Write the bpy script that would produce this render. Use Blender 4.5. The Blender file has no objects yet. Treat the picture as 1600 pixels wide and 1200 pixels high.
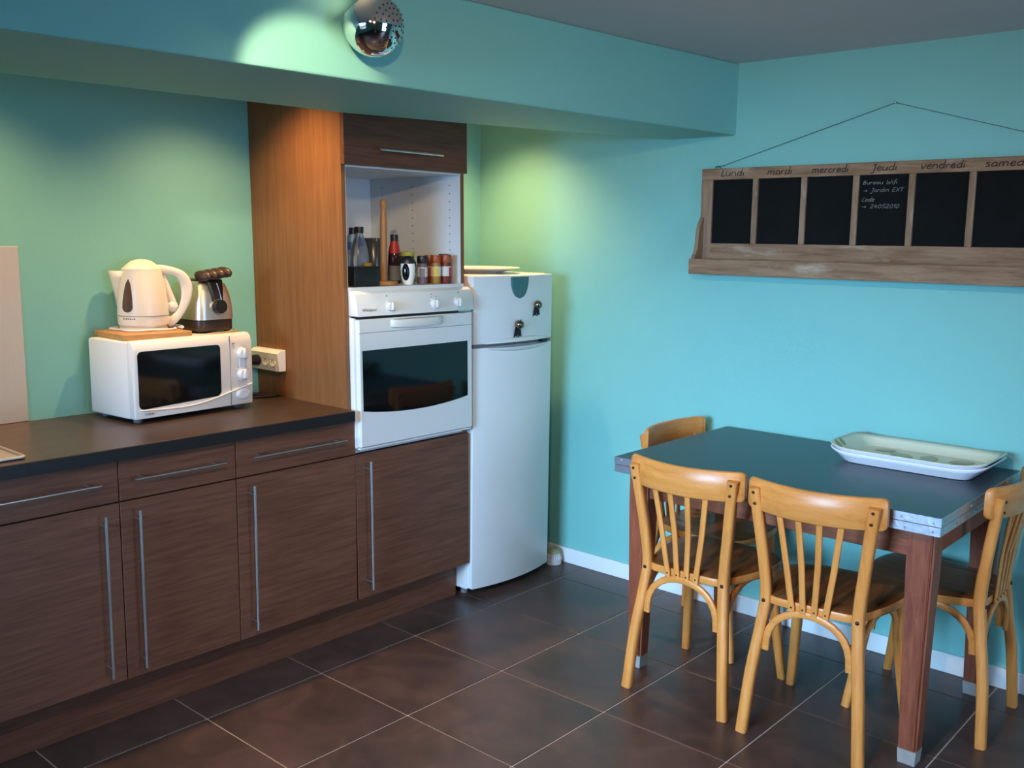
import bpy, bmesh, math, random
from mathutils import Vector, Matrix, Euler
random.seed(7)
PI = math.pi
S = bpy.context.scene
COL = S.collection

# ------------------------------------------------------------------ camera
cam_d = bpy.data.cameras.new('camera')
cam = bpy.data.objects.new('camera', cam_d)
COL.objects.link(cam)
yaw, pitch, roll = -0.84598, -0.14907, 0.01238
fw = Vector((-math.sin(yaw)*math.cos(pitch), math.cos(yaw)*math.cos(pitch), math.sin(pitch)))
rt = Vector((math.cos(yaw), math.sin(yaw), 0))
up = rt.cross(fw)
c_, s_ = math.cos(roll), math.sin(roll)
r2, u2 = c_*rt + s_*up, -s_*rt + c_*up
M = Matrix.Identity(4)
for i in range(3):
    M[i][0], M[i][1], M[i][2] = r2[i], u2[i], -fw[i]
M[0][3], M[1][3], M[2][3] = -3.5153, -3.3055, 1.5196
cam.matrix_world = M
cam_d.sensor_fit = 'HORIZONTAL'
cam_d.sensor_width = 36.0
cam_d.lens = 36.0*1520.97/1600
cam_d.clip_start = 0.05
S.camera = cam

# ------------------------------------------------------------------ view, world
S.view_settings.view_transform = 'Standard'
S.view_settings.look = 'None'
S.view_settings.gamma = 1.0
S.view_settings.exposure = 0.40
S.view_settings.use_curve_mapping = False
W = bpy.data.worlds.new('daylight_world')
S.world = W
W.use_nodes = True
W.node_tree.nodes['Background'].inputs[0].default_value = (0.55, 0.75, 1.0, 1)
W.node_tree.nodes['Background'].inputs[1].default_value = 0.5

# ------------------------------------------------------------------ lights
def area(name, loc, direction, sx, sy, power, color, spread=180):
    l = bpy.data.lights.new(name, 'AREA')
    l.shape = 'RECTANGLE'; l.size = sx; l.size_y = sy
    l.energy = power; l.color = color; l.spread = math.radians(spread)
    o = bpy.data.objects.new(name, l); COL.objects.link(o)
    o.location = loc
    o.rotation_euler = Vector(direction).to_track_quat('-Z', 'Y').to_euler()
    return o
# daylight entering by the window in the left wall and the glazed door behind the camera
area('window_daylight', (-5.06, -1.75, 1.40), (1, 0.06, -0.25), 1.5, 1.05, 29, (0.36, 0.65, 1.0), 50)
area('door_daylight', (-1.7, -5.26, 1.15), (0.22, 1, -0.16), 1.1, 1.9, 23, (0.44, 0.66, 1.0), 130)

def spot(name, loc, target, power, color, angle, blend, radius=0.02):
    l = bpy.data.lights.new(name, 'SPOT')
    l.energy = power; l.color = color; l.spot_size = math.radians(angle)
    l.spot_blend = blend; l.shadow_soft_size = radius
    o = bpy.data.objects.new(name, l); COL.objects.link(o)
    o.location = loc
    d = Vector(target) - Vector(loc)
    o.rotation_euler = d.to_track_quat('-Z', 'Y').to_euler()
    return o
WARM = (1.0, 0.60, 0.27)

# ------------------------------------------------------------------ materials
def srgb(r, g, b):
    f = lambda c: c/12.92 if c <= 0.04045 else ((c+0.055)/1.055)**2.4
    return (f(r/255), f(g/255), f(b/255), 1)
def lin(*c): return (c[0], c[1], c[2], 1)
def base_mat(name):
    m = bpy.data.materials.new(name); m.use_nodes = True
    nt = m.node_tree
    return m, nt, nt.nodes['Principled BSDF']
def plain(name, col, rough=0.5, metal=0.0, noise=0.06, nscale=40, bump=0.0, bscale=200, trans=0.0, spec=0.5, coat=0.0, ior=1.45):
    m, nt, p = base_mat(name)
    tc = nt.nodes.new('ShaderNodeTexCoord')
    n = nt.nodes.new('ShaderNodeTexNoise'); n.inputs['Scale'].default_value = nscale; n.inputs['Detail'].default_value = 4
    nt.links.new(tc.outputs['Object'], n.inputs['Vector'])
    mx = nt.nodes.new('ShaderNodeMix'); mx.data_type = 'RGBA'
    a = [c*(1-noise) for c in col[:3]]+[1]; b = [min(1, c*(1+noise)) for c in col[:3]]+[1]
    mx.inputs['A'].default_value = a; mx.inputs['B'].default_value = b
    nt.links.new(n.outputs['Fac'], mx.inputs['Factor'])
    nt.links.new(mx.outputs['Result'], p.inputs['Base Color'])
    p.inputs['Roughness'].default_value = rough
    p.inputs['Metallic'].default_value = metal
    p.inputs['Transmission Weight'].default_value = trans
    p.inputs['Specular IOR Level'].default_value = spec
    p.inputs['Coat Weight'].default_value = coat
    p.inputs['IOR'].default_value = ior
    if bump:
        bn = nt.nodes.new('ShaderNodeTexNoise'); bn.inputs['Scale'].default_value = bscale; bn.inputs['Detail'].default_value = 3
        nt.links.new(tc.outputs['Object'], bn.inputs['Vector'])
        bp = nt.nodes.new('ShaderNodeBump'); bp.inputs['Strength'].default_value = bump; bp.inputs['Distance'].default_value = 0.002
        nt.links.new(bn.outputs['Fac'], bp.inputs['Height'])
        nt.links.new(bp.outputs['Normal'], p.inputs['Normal'])
    return m
def wood(name, dark, light, axis='X', scale=1.0, stretch=14, rough=0.45, bump=0.15, wear=None, spec=0.4):
    """grain running along the given axis of the object's own coordinates"""
    m, nt, p = base_mat(name)
    tc = nt.nodes.new('ShaderNodeTexCoord')
    oi = nt.nodes.new('ShaderNodeObjectInfo')
    mp = nt.nodes.new('ShaderNodeMapping')
    sc = [60*scale]*3; sc['XYZ'.index(axis)] = 60*scale/stretch
    mp.inputs['Scale'].default_value = sc
    add = nt.nodes.new('ShaderNodeVectorMath'); add.operation = 'ADD'
    mul = nt.nodes.new('ShaderNodeVectorMath'); mul.operation = 'SCALE'
    mul.inputs[0].default_value = (3.1, 5.7, 7.3)
    nt.links.new(oi.outputs['Random'], mul.inputs['Scale'])
    nt.links.new(tc.outputs['Object'], add.inputs[0]); nt.links.new(mul.outputs[0], add.inputs[1])
    nt.links.new(add.outputs[0], mp.inputs['Vector'])
    n = nt.nodes.new('ShaderNodeTexNoise'); n.inputs['Scale'].default_value = 1.0; n.inputs['Detail'].default_value = 6; n.inputs['Roughness'].default_value = 0.65; n.inputs['Distortion'].default_value = 0.3
    nt.links.new(mp.outputs[0], n.inputs['Vector'])
    cr = nt.nodes.new('ShaderNodeValToRGB')
    cr.color_ramp.elements[0].position = 0.3; cr.color_ramp.elements[0].color = dark
    cr.color_ramp.elements[1].position = 0.72; cr.color_ramp.elements[1].color = light
    nt.links.new(n.outputs['Fac'], cr.inputs[0])
    out = cr.outputs[0]
    # slow drift of tone
    n2 = nt.nodes.new('ShaderNodeTexNoise'); n2.inputs['Scale'].default_value = 4; n2.inputs['Detail'].default_value = 2
    nt.links.new(add.outputs[0], n2.inputs['Vector'])
    mx = nt.nodes.new('ShaderNodeMix'); mx.data_type = 'RGBA'; mx.blend_type = 'MULTIPLY'
    mx.inputs['Factor'].default_value = 0.5
    nt.links.new(out, mx.inputs['A']); nt.links.new(n2.outputs['Fac'], mx.inputs['B'])
    g = nt.nodes.new('ShaderNodeMix'); g.data_type = 'RGBA'; g.inputs['Factor'].default_value = 0.55
    nt.links.new(mx.outputs['Result'], g.inputs['A']); nt.links.new(out, g.inputs['B'])
    out = g.outputs['Result']
    if wear:
        n3 = nt.nodes.new('ShaderNodeTexNoise'); n3.inputs['Scale'].default_value = wear[1]; n3.inputs['Detail'].default_value = 7; n3.inputs['Roughness'].default_value = 0.7
        mp3 = nt.nodes.new('ShaderNodeMapping'); s3 = [1, 1, 1]; s3['XYZ'.index(axis)] = 0.25; mp3.inputs['Scale'].default_value = s3
        nt.links.new(add.outputs[0], mp3.inputs['Vector']); nt.links.new(mp3.outputs[0], n3.inputs['Vector'])
        r3 = nt.nodes.new('ShaderNodeValToRGB'); r3.color_ramp.elements[0].position = wear[2]; r3.color_ramp.elements[1].position = wear[2]+0.15
        nt.links.new(n3.outputs['Fac'], r3.inputs[0])
        m3 = nt.nodes.new('ShaderNodeMix'); m3.data_type = 'RGBA'; m3.inputs['B'].default_value = wear[0]
        nt.links.new(r3.outputs[0], m3.inputs['Factor']); nt.links.new(out, m3.inputs['A'])
        out = m3.outputs['Result']
    nt.links.new(out, p.inputs['Base Color'])
    p.inputs['Roughness'].default_value = rough
    p.inputs['Specular IOR Level'].default_value = spec
    if bump:
        bp = nt.nodes.new('ShaderNodeBump'); bp.inputs['Strength'].default_value = bump; bp.inputs['Distance'].default_value = 0.001
        nt.links.new(n.outputs['Fac'], bp.inputs['Height']); nt.links.new(bp.outputs['Normal'], p.inputs['Normal'])
    return m
def emit(name, col, strength):
    m, nt, p = base_mat(name)
    p.inputs['Base Color'].default_value = col
    p.inputs['Emission Color'].default_value = col
    p.inputs['Emission Strength'].default_value = strength
    return m
def tile_mat():
    m, nt, p = base_mat('slate_tile')
    tc = nt.nodes.new('ShaderNodeTexCoord'); oi = nt.nodes.new('ShaderNodeObjectInfo')
    add = nt.nodes.new('ShaderNodeVectorMath'); add.operation = 'ADD'
    mul = nt.nodes.new('ShaderNodeVectorMath'); mul.operation = 'SCALE'; mul.inputs[0].default_value = (17, 31, 5)
    nt.links.new(oi.outputs['Random'], mul.inputs['Scale'])
    nt.links.new(tc.outputs['Object'], add.inputs[0]); nt.links.new(mul.outputs[0], add.inputs[1])
    n = nt.nodes.new('ShaderNodeTexNoise'); n.inputs['Scale'].default_value = 5; n.inputs['Detail'].default_value = 8; n.inputs['Roughness'].default_value = 0.62; n.inputs['Distortion'].default_value = 0.6
    nt.links.new(add.outputs[0], n.inputs['Vector'])
    cr = nt.nodes.new('ShaderNodeValToRGB')
    e = cr.color_ramp.elements
    e[0].position = 0.3; e[0].color = lin(0.040, 0.024, 0.020)
    e[1].position = 0.75; e[1].color = lin(0.108, 0.056, 0.043)
    k = e.new(0.5); k.color = lin(0.066, 0.036, 0.029)
    nt.links.new(n.outputs['Fac'], cr.inputs[0])
    nt.links.new(cr.outputs[0], p.inputs['Base Color'])
    mr = nt.nodes.new('ShaderNodeMapRange'); mr.inputs['To Min'].default_value = 0.30; mr.inputs['To Max'].default_value = 0.46
    nt.links.new(n.outputs['Fac'], mr.inputs['Value']); nt.links.new(mr.outputs[0], p.inputs['Roughness'])
    p.inputs['Specular IOR Level'].default_value = 0.5
    bp = nt.nodes.new('ShaderNodeBump'); bp.inputs['Strength'].default_value = 0.25; bp.inputs['Distance'].default_value = 0.002
    nt.links.new(n.outputs['Fac'], bp.inputs['Height']); nt.links.new(bp.outputs['Normal'], p.inputs['Normal'])
    return m
def brushed(name, col, axis='X', rough=0.3):
    m, nt, p = base_mat(name)
    tc = nt.nodes.new('ShaderNodeTexCoord'); mp = nt.nodes.new('ShaderNodeMapping')
    sc = [900]*3; sc['XYZ'.index(axis)] = 6; mp.inputs['Scale'].default_value = sc
    n = nt.nodes.new('ShaderNodeTexNoise'); n.inputs['Scale'].default_value = 1; n.inputs['Detail'].default_value = 2
    nt.links.new(tc.outputs['Object'], mp.inputs['Vector']); nt.links.new(mp.outputs[0], n.inputs['Vector'])
    mr = nt.nodes.new('ShaderNodeMapRange'); mr.inputs['To Min'].default_value = rough*0.7; mr.inputs['To Max'].default_value = rough*1.4
    nt.links.new(n.outputs['Fac'], mr.inputs['Value']); nt.links.new(mr.outputs[0], p.inputs['Roughness'])
    p.inputs['Base Color'].default_value = col; p.inputs['Metallic'].default_value = 1
    return m

PAINT = (0.185, 0.47, 0.43, 1)
MT = dict(
    wall=plain('turquoise_paint', PAINT, 0.62, noise=0.03, nscale=6, bump=0.25, bscale=160),
    ceiling=plain('ceiling_paint', lin(0.62, 0.56, 0.54), 0.8, noise=0.02, bump=0.1),
    offwhite=plain('off_white_paint', lin(0.75, 0.75, 0.74), 0.5, noise=0.03, bump=0.1),
    grout=plain('grout', lin(0.56, 0.47, 0.41), 0.85, noise=0.12, nscale=60),
    tile=tile_mat(),
    veneer=wood('brown_veneer', lin(0.112, 0.042, 0.023), lin(0.215, 0.090, 0.053), 'X', 1.5, 16, 0.42, 0.12),
    veneer_v_lit=wood('brown_veneer_upright_lit', lin(0.20, 0.078, 0.026), lin(0.30, 0.130, 0.046), 'Z', 1.1, 22, 0.45, 0.08),  # same veneer as the fronts, warm lamplight painted in as a lighter orange
    worktop=wood('dark_worktop', lin(0.042, 0.024, 0.017), lin(0.082, 0.048, 0.033), 'X', 0.8, 8, 0.36, 0.1),
    white=plain('white_enamel', lin(0.78, 0.80, 0.80), 0.28, noise=0.01),
    whiteplastic=plain('white_plastic', lin(0.80, 0.79, 0.76), 0.35, noise=0.015),
    melamine=plain('white_melamine', lin(0.70, 0.72, 0.74), 0.45, noise=0.015),
    cream=plain('cream_plastic', lin(0.80, 0.74, 0.62), 0.3, noise=0.01),
    steel=brushed('brushed_steel', lin(0.62, 0.60, 0.58), 'X', 0.32),
    steel_z=brushed('brushed_steel_upright', lin(0.62, 0.60, 0.58), 'Z', 0.3),
    splash=brushed('backsplash_steel_warmlit', lin(0.78, 0.62, 0.45), 'Z', 0.52),  # plain steel, the warm light it reflects is put into its colour
    chrome=plain('chrome', lin(0.80, 0.78, 0.76), 0.06, 1.0, noise=0.01),
    zinc=plain('zinc_edging', lin(0.55, 0.55, 0.60), 0.38, 1.0, noise=0.25, nscale=25, bump=0.4, bscale=60),
    black=plain('black_plastic', lin(0.010, 0.010, 0.011), 0.4, noise=0.1),
    blackgloss=plain('black_glass', lin(0.004, 0.005, 0.006), 0.06, noise=0.05),
    slateboard=plain('chalkboard', lin(0.006, 0.007, 0.007), 0.85, spec=0.12, noise=0.35, nscale=18),
    chalk=plain('chalk', lin(0.36, 0.37, 0.36), 0.9),
    ink=plain('dark_ink', lin(0.02, 0.016, 0.014), 0.7),
    greyprint=plain('grey_print', lin(0.22, 0.22, 0.23), 0.6),
    driftwood_y=wood('weathered_wood', lin(0.18, 0.090, 0.044), lin(0.37, 0.235, 0.140), 'Y', 0.9, 10, 0.8, 0.5, wear=(lin(0.42, 0.33, 0.24), 13, 0.57)),
    driftwood_z=wood('weathered_wood_upright', lin(0.19, 0.105, 0.055), lin(0.38, 0.25, 0.155), 'Z', 0.9, 10, 0.8, 0.5, wear=(lin(0.44, 0.35, 0.26), 13, 0.56)),
    string=plain('string', lin(0.07, 0.06, 0.055), 0.9),
    beech=wood('honey_beech', lin(0.60, 0.205, 0.038), lin(0.78, 0.310, 0.076), 'Z', 0.9, 12, 0.36, 0.06, wear=(lin(0.24, 0.10, 0.03), 9, 0.64)),
    beech_y=wood('honey_beech_crest', lin(0.60, 0.205, 0.038), lin(0.78, 0.310, 0.076), 'Y', 0.9, 12, 0.34, 0.06, wear=(lin(0.26, 0.11, 0.03), 9, 0.62)),
    seatwood=wood('worn_seat_wood', lin(0.12, 0.042, 0.014), lin(0.32, 0.13, 0.040), 'X', 0.8, 8, 0.32, 0.08, wear=(lin(0.08, 0.028, 0.010), 6, 0.58)),
    mahogany=wood('red_brown_wood', lin(0.17, 0.032, 0.012), lin(0.32, 0.085, 0.032), 'Z', 1.2, 8, 0.5, 0.2, wear=(lin(0.36, 0.14, 0.07), 30, 0.60)),
    mahogany_y=wood('red_brown_wood_rail', lin(0.18, 0.036, 0.013), lin(0.34, 0.095, 0.034), 'Y', 1.2, 8, 0.5, 0.2),
    paletip=plain('worn_leg_tip', lin(0.30, 0.27, 0.24), 0.7, noise=0.25, nscale=30),
    tabletop=plain('dark_blue_linoleum', lin(0.016, 0.030, 0.042), 0.33, noise=0.12, nscale=14, bump=0.15, bscale=300),
    bamboo=wood('chopping_board_wood', lin(0.42, 0.20, 0.06), lin(0.60, 0.34, 0.13), 'X', 1.2, 6, 0.5, 0.1),
    turnedwood=wood('turned_pine', lin(0.34, 0.15, 0.045), lin(0.50, 0.25, 0.085), 'Z', 1.0, 14, 0.4, 0.05),
    screw=plain('dark_screw', lin(0.05, 0.032, 0.024), 0.35, 0.8),
    toaster=plain('champagne_steel', lin(0.80, 0.72, 0.60), 0.40, 1.0, noise=0.05),
    darkbrown=plain('dark_brown_plastic', lin(0.040, 0.022, 0.015), 0.38, noise=0.1),
    teal=plain('teal_badge', lin(0.055, 0.17, 0.18), 0.3),
    traycream=plain('tray_cream_melamine', lin(0.66, 0.66, 0.50), 0.22, noise=0.05, nscale=8),
    traywhite=plain('tray_white_underside', lin(0.74, 0.74, 0.80), 0.3, noise=0.02),
    leafa=plain('leaf_print_green', lin(0.20, 0.30, 0.08), 0.25, noise=0.2, nscale=20),
    leafb=plain('leaf_print_teal', lin(0.14, 0.32, 0.22), 0.25, noise=0.2, nscale=20),
    leafc=plain('leaf_print_olive', lin(0.34, 0.32, 0.18), 0.25, noise=0.2, nscale=20),
    plate=plain('white_china', lin(0.80, 0.79, 0.74), 0.2, noise=0.01),
    glass=plain('clear_bottle', lin(0.90, 0.93, 0.95), 0.05, noise=0.0, trans=0.95, ior=1.3),
    pane=plain('window_glass', lin(0.95, 0.97, 1.0), 0.0, noise=0.0, trans=1.0, ior=1.02),
    darkglass=plain('dark_bottle_glass', lin(0.035, 0.012, 0.016), 0.1, noise=0.05),
    greyglass=plain('smoked_canister', lin(0.045, 0.050, 0.055), 0.22, noise=0.08),
    redlabel=plain('red_label', lin(0.42, 0.020, 0.020), 0.4, noise=0.1),
    bluelabel=plain('blue_label', lin(0.06, 0.15, 0.38), 0.4, noise=0.1),
    bluebottle=plain('pale_blue_plastic', lin(0.28, 0.36, 0.50), 0.25, noise=0.05),
    orangelid=plain('orange_brown_lid', lin(0.30, 0.062, 0.016), 0.35, noise=0.08),
    paprika=plain('paprika_powder', lin(0.15, 0.022, 0.012), 0.5, noise=0.3, nscale=90),
    curry=plain('curry_powder', lin(0.30, 0.17, 0.03), 0.5, noise=0.3, nscale=90),
    pepper=plain('peppercorns', lin(0.13, 0.10, 0.11), 0.6, noise=0.5, nscale=120),
    paper=plain('label_paper', lin(0.55, 0.54, 0.52), 0.6, noise=0.15, nscale=60),
    yellow=plain('yellow_label', lin(0.62, 0.42, 0.04), 0.5, noise=0.15, nscale=60),
    lime=plain('lime_lid', lin(0.40, 0.42, 0.07), 0.4),
    bristle=plain('white_bristles', lin(0.66, 0.66, 0.68), 0.8, noise=0.2, nscale=100),
    khaki=plain('khaki_plastic', lin(0.32, 0.32, 0.18), 0.5),
    ribbon=plain('black_ribbon', lin(0.006, 0.007, 0.012), 0.7),
    bronze=plain('bronze_ball', lin(0.26, 0.20, 0.15), 0.22, 1.0, noise=0.1),
    tan=plain('tan_cable', lin(0.40, 0.26, 0.13), 0.5),
    bulb=emit('lamp_lens', (1.0, 0.82, 0.55, 1), 6.0),
    grey=plain('mid_grey', lin(0.16, 0.17, 0.19), 0.5),
    windowdark=plain('kettle_water_window', lin(0.10, 0.062, 0.045), 0.12, noise=0.2, nscale=50),
)

# ------------------------------------------------------------------ mesh building
class B:
    """collects shapes and links them as ONE mesh object"""
    def __init__(self): self.bm = bmesh.new()
    def add(self, tmp, mat=None):
        me = bpy.data.meshes.new('t')
        if mat is not None: bmesh.ops.transform(tmp, matrix=mat, verts=tmp.verts)
        tmp.to_mesh(me); tmp.free()
        self.bm.from_mesh(me); bpy.data.meshes.remove(me)
        return self
    def box(self, x0, x1, y0, y1, z0, z1, bev=0.0, seg=1, mat=None):
        t = bmesh.new()
        bmesh.ops.create_cube(t, size=1)
        for v in t.verts:
            v.co = Vector(((x0+x1)/2+v.co.x*(x1-x0), (y0+y1)/2+v.co.y*(y1-y0), (z0+z1)/2+v.co.z*(z1-z0)))
        if bev: bmesh.ops.bevel(t, geom=t.edges[:], offset=bev, segments=seg, affect='EDGES', profile=0.5)
        return self.add(t, mat)
    def cyl(self, a, b, r0, r1=None, n=16, caps=True):
        if r1 is None: r1 = r0
        a, b = Vector(a), Vector(b); d = b-a
        t = bmesh.new()
        bmesh.ops.create_cone(t, cap_ends=caps, segments=n, radius1=r0, radius2=r1, depth=d.length)
        q = Vector((0, 0, 1)).rotation_difference(d.normalized()).to_matrix().to_4x4()
        return self.add(t, Matrix.Translation((a+b)/2) @ q)
    def sphere(self, c, r, sx=1, sy=1, sz=1, u=20, v=12, rot=None):
        t = bmesh.new()
        bmesh.ops.create_uvsphere(t, u_segments=u, v_segments=v, radius=r)
        m = Matrix.Translation(c) @ (rot.to_4x4() if rot else Matrix.Identity(4)) @ Matrix.Diagonal((sx, sy, sz, 1))
        return self.add(t, m)
    def lathe(self, prof, c=(0, 0, 0), n=28, sx=1, sy=1):
        t = bmesh.new(); rings = []
        for r, z in prof:
            if r < 1e-6: rings.append([t.verts.new((c[0], c[1], c[2]+z))])
            else: rings.append([t.verts.new((c[0]+sx*r*math.cos(2*PI*k/n), c[1]+sy*r*math.sin(2*PI*k/n), c[2]+z)) for k in range(n)])
        for A, Bq in zip(rings, rings[1:]):
            for k in range(n):
                k2 = (k+1) % n
                if len(A) == 1 and len(Bq) == 1: continue
                if len(A) == 1: t.faces.new((A[0], Bq[k], Bq[k2])) if False else t.faces.new((A[0], Bq[k2], Bq[k]))
                elif len(Bq) == 1: t.faces.new((A[k], A[k2], Bq[0]))
                else: t.faces.new((A[k], A[k2], Bq[k2], Bq[k]))
        bmesh.ops.recalc_face_normals(t, faces=t.faces[:])
        return self.add(t)
    def tube(self, pts, r, n=8, closed=False, flat=None, upv=(0, 0, 1)):
        """sweep; r number or list, flat=(w,h) gives a rectangular section: w along the sideways axis, h along the other"""
        pts = [Vector(p) for p in pts]; t = bmesh.new(); N = len(pts); rings = []
        side0 = None
        for i, p in enumerate(pts):
            if closed: d = pts[(i+1) % N]-pts[i-1]
            else: d = pts[min(i+1, N-1)]-pts[max(i-1, 0)]
            d.normalize()
            u = Vector(upv)
            if abs(d.dot(u)) > 0.97: u = Vector((1, 0, 0)) if abs(d.x) < 0.9 else Vector((0, 1, 0))
            s = d.cross(u).normalized()
            if side0 is not None and s.dot(side0) < 0: s = -s
            side0 = s
            w = s.cross(d).normalized()
            if flat is None:
                rr = r[i] if isinstance(r, (list, tuple)) else r
                rings.append([t.verts.new(p+s*rr*math.cos(2*PI*k/n)+w*rr*math.sin(2*PI*k/n)) for k in range(n)])
            else:
                f = flat[i] if isinstance(flat[0], (list, tuple)) else flat
                a, b = f[0]/2, f[1]/2; c = min(a, b)*0.35
                sec = [(a, b-c), (a-c, b), (-a+c, b), (-a, b-c), (-a, -b+c), (-a+c, -b), (a-c, -b), (a, -b+c)]
                rings.append([t.verts.new(p+s*x+w*y) for x, y in sec])
        m = len(rings[0])
        for i in range(N if closed else N-1):
            A, Q = rings[i], rings[(i+1) % N]
            for k in range(m): t.faces.new((A[k], A[(k+1) % m], Q[(k+1) % m], Q[k]))
        if not closed: t.faces.new(rings[0][::-1]); t.faces.new(rings[-1])
        bmesh.ops.recalc_face_normals(t, faces=t.faces[:])
        return self.add(t)
    def prism(self, outline, plane, a, b, bev=0.0, seg=2):
        """outline in a plane ('XY','XZ','YZ'), extruded between a and b along the third axis"""
        t = bmesh.new()
        def P(u, v, w):
            return {'XY': (u, v, w), 'XZ': (u, w, v), 'YZ': (w, u, v)}[plane]
        v0 = [t.verts.new(P(u, v, a)) for u, v in outline]; v1 = [t.verts.new(P(u, v, b)) for u, v in outline]
        n = len(outline)
        f0 = t.faces.new(v0); f1 = t.faces.new(v1[::-1])
        for k in range(n): t.faces.new((v0[k], v1[k], v1[(k+1) % n], v0[(k+1) % n]))
        bmesh.ops.recalc_face_normals(t, faces=t.faces[:])
        if bev:
            bmesh.ops.bevel(t, geom=list(set(f0.edges[:]+f1.edges[:])), offset=bev, segments=seg, affect='EDGES', profile=0.5)
        return self.add(t)
    def grid(self, rows):
        t = bmesh.new(); R = [[t.verts.new(p) for p in row] for row in rows]
        for A, Q in zip(R, R[1:]):
            for k in range(len(A)-1): t.faces.new((A[k], A[k+1], Q[k+1], Q[k]))
        bmesh.ops.remove_doubles(t, verts=t.verts[:], dist=1e-7)
        bmesh.ops.recalc_face_normals(t, faces=t.faces[:])
        return self.add(t)
    def mesh(self, verts, faces):
        t = bmesh.new(); V = [t.verts.new(v) for v in verts]
        for f in faces: t.faces.new([V[i] for i in f])
        bmesh.ops.recalc_face_normals(t, faces=t.faces[:])
        return self.add(t)
    def weld(self, d=1e-5):
        bmesh.ops.remove_doubles(self.bm, verts=self.bm.verts[:], dist=d)
        bmesh.ops.recalc_face_normals(self.bm, faces=self.bm.faces[:])
        return self
    def build(self, name, mat, parent=None, smooth=False, deform=None, sub=0, solid=0.0):
        if deform:
            for v in self.bm.verts: v.co = deform(v.co)
        me = bpy.data.meshes.new(name); self.bm.to_mesh(me); self.bm.free()
        me.materials.append(MT[mat] if isinstance(mat, str) else mat)
        if smooth:
            for p in me.polygons: p.use_smooth = True
            try: me.set_sharp_from_angle(angle=math.radians(smooth if smooth is not True else 40))
            except Exception: pass
        o = bpy.data.objects.new(name, me); COL.objects.link(o)
        if parent is not None: o.parent = parent
        if solid:
            md = o.modifiers.new('thickness', 'SOLIDIFY'); md.thickness = solid; md.offset = 0
        if sub:
            md = o.modifiers.new('smooth', 'SUBSURF'); md.levels = sub; md.render_levels = sub
        return o
def tag(o, label=None, cat=None, group=None, kind=None):
    if label: o['label'] = label
    if cat: o['category'] = cat
    if group: o['group'] = group
    if kind: o['kind'] = kind
    return o
def thing(name, label, cat, loc=(0, 0, 0), rz=0, group=None):
    o = bpy.data.objects.new(name, None); COL.objects.link(o)
    o.empty_display_size = 0.05
    o.location = loc; o.rotation_euler = (0, 0, rz)
    return tag(o, label, cat, group)
def copy_tree(o, parent=None):
    c = o.copy(); COL.objects.link(c)
    if parent is not None: c.parent = parent
    for ch in list(o.children): copy_tree(ch, c)
    return c
def text_mesh(name, s, size, mat, parent, M4, extrude=0.0003, shear=0.0):
    cu = bpy.data.curves.new('t', 'FONT'); cu.body = s; cu.size = size; cu.extrude = extrude; cu.shear = shear
    cu.align_x = 'CENTER'; cu.align_y = 'CENTER'; cu.resolution_u = 2
    o = bpy.data.objects.new('t', cu); COL.objects.link(o)
    dg = bpy.context.evaluated_depsgraph_get()
    me = bpy.data.meshes.new_from_object(o.evaluated_get(dg))
    bpy.data.objects.remove(o); bpy.data.curves.remove(cu)
    me.transform(M4); me.materials.clear(); me.materials.append(MT[mat]); me.name = name
    r = bpy.data.objects.new(name, me); COL.objects.link(r); r.parent = parent
    return r
def rrect(x0, x1, y0, y1, r, n=5):
    out = []
    for cx, cy, a0 in ((x1-r, y1-r, 0), (x0+r, y1-r, PI/2), (x0+r, y0+r, PI), (x1-r, y0+r, 1.5*PI)):
        for k in range(n+1):
            a = a0+PI/2*k/n; out.append((cx+r*math.cos(a), cy+r*math.sin(a)))
    return out
def ell(cx, cy, rx, ry, n=24): return [(cx+rx*math.cos(2*PI*k/n), cy+ry*math.sin(2*PI*k/n)) for k in range(n)]
def smoothpath(pts, n=6):
    """Catmull-Rom through the points"""
    P = [Vector(p) for p in pts]; out = []
    for i in range(len(P)-1):
        p0, p1, p2, p3 = P[max(i-1, 0)], P[i], P[i+1], P[min(i+2, len(P)-1)]
        for k in range(n):
            t = k/n
            out.append(0.5*((2*p1)+(-p0+p2)*t+(2*p0-5*p1+4*p2-p3)*t*t+(-p0+3*p1-3*p2+p3)*t**3))
    out.append(P[-1]); return out

# ================================================================== THE ROOM
YB = 0.03            # back wall
XL, YF, ZC = -5.0, -5.2, 2.2
TS, OX, OY = 0.44755, -0.1912, -0.6729
# floor: grout bed and single tiles
fl = B().box(XL, 0, YF, YB, -0.06, -0.0025).build('floor', 'grout')
tag(fl, 'dark slate coloured tiled kitchen floor with pale grout', 'floor', kind='structure')
G = 0.0022
def cuts(lo, hi, o):
    k = math.floor((lo-o)/TS); out = []
    while o+k*TS < hi:
        a, b = max(lo, o+k*TS+G), min(hi, o+(k+1)*TS-G)
        if b-a > 0.01: out.append((a, b))
        k += 1
    return out
shared = {}
for a, b in cuts(XL, 0, OX):
    for c, d in cuts(YF, YB, OY):
        w, h = round(b-a, 4), round(d-c, 4)
        if (w, h) not in shared:
            t = B().box(-w/2, w/2, -h/2, h/2, -0.010, 0, 0.0012).build('tile', 'tile', fl)
            shared[(w, h)] = t.data
        else:
            t = bpy.data.objects.new('tile', shared[(w, h)]); COL.objects.link(t); t.parent = fl
        t.location = ((a+b)/2, (c+d)/2, 0)
tag(B().box(XL-0.2, 0.2, YB, YB+0.2, -0.06, ZC+0.15).build('wall_back', 'wall'), 'turquoise wall behind the worktop and appliances', 'wall', kind='structure')
tag(B().box(0, 0.2, YF-0.2, YB, -0.06, ZC+0.15).build('wall_right', 'wall'), 'turquoise wall beside the table with the day board', 'wall', kind='structure')
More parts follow.
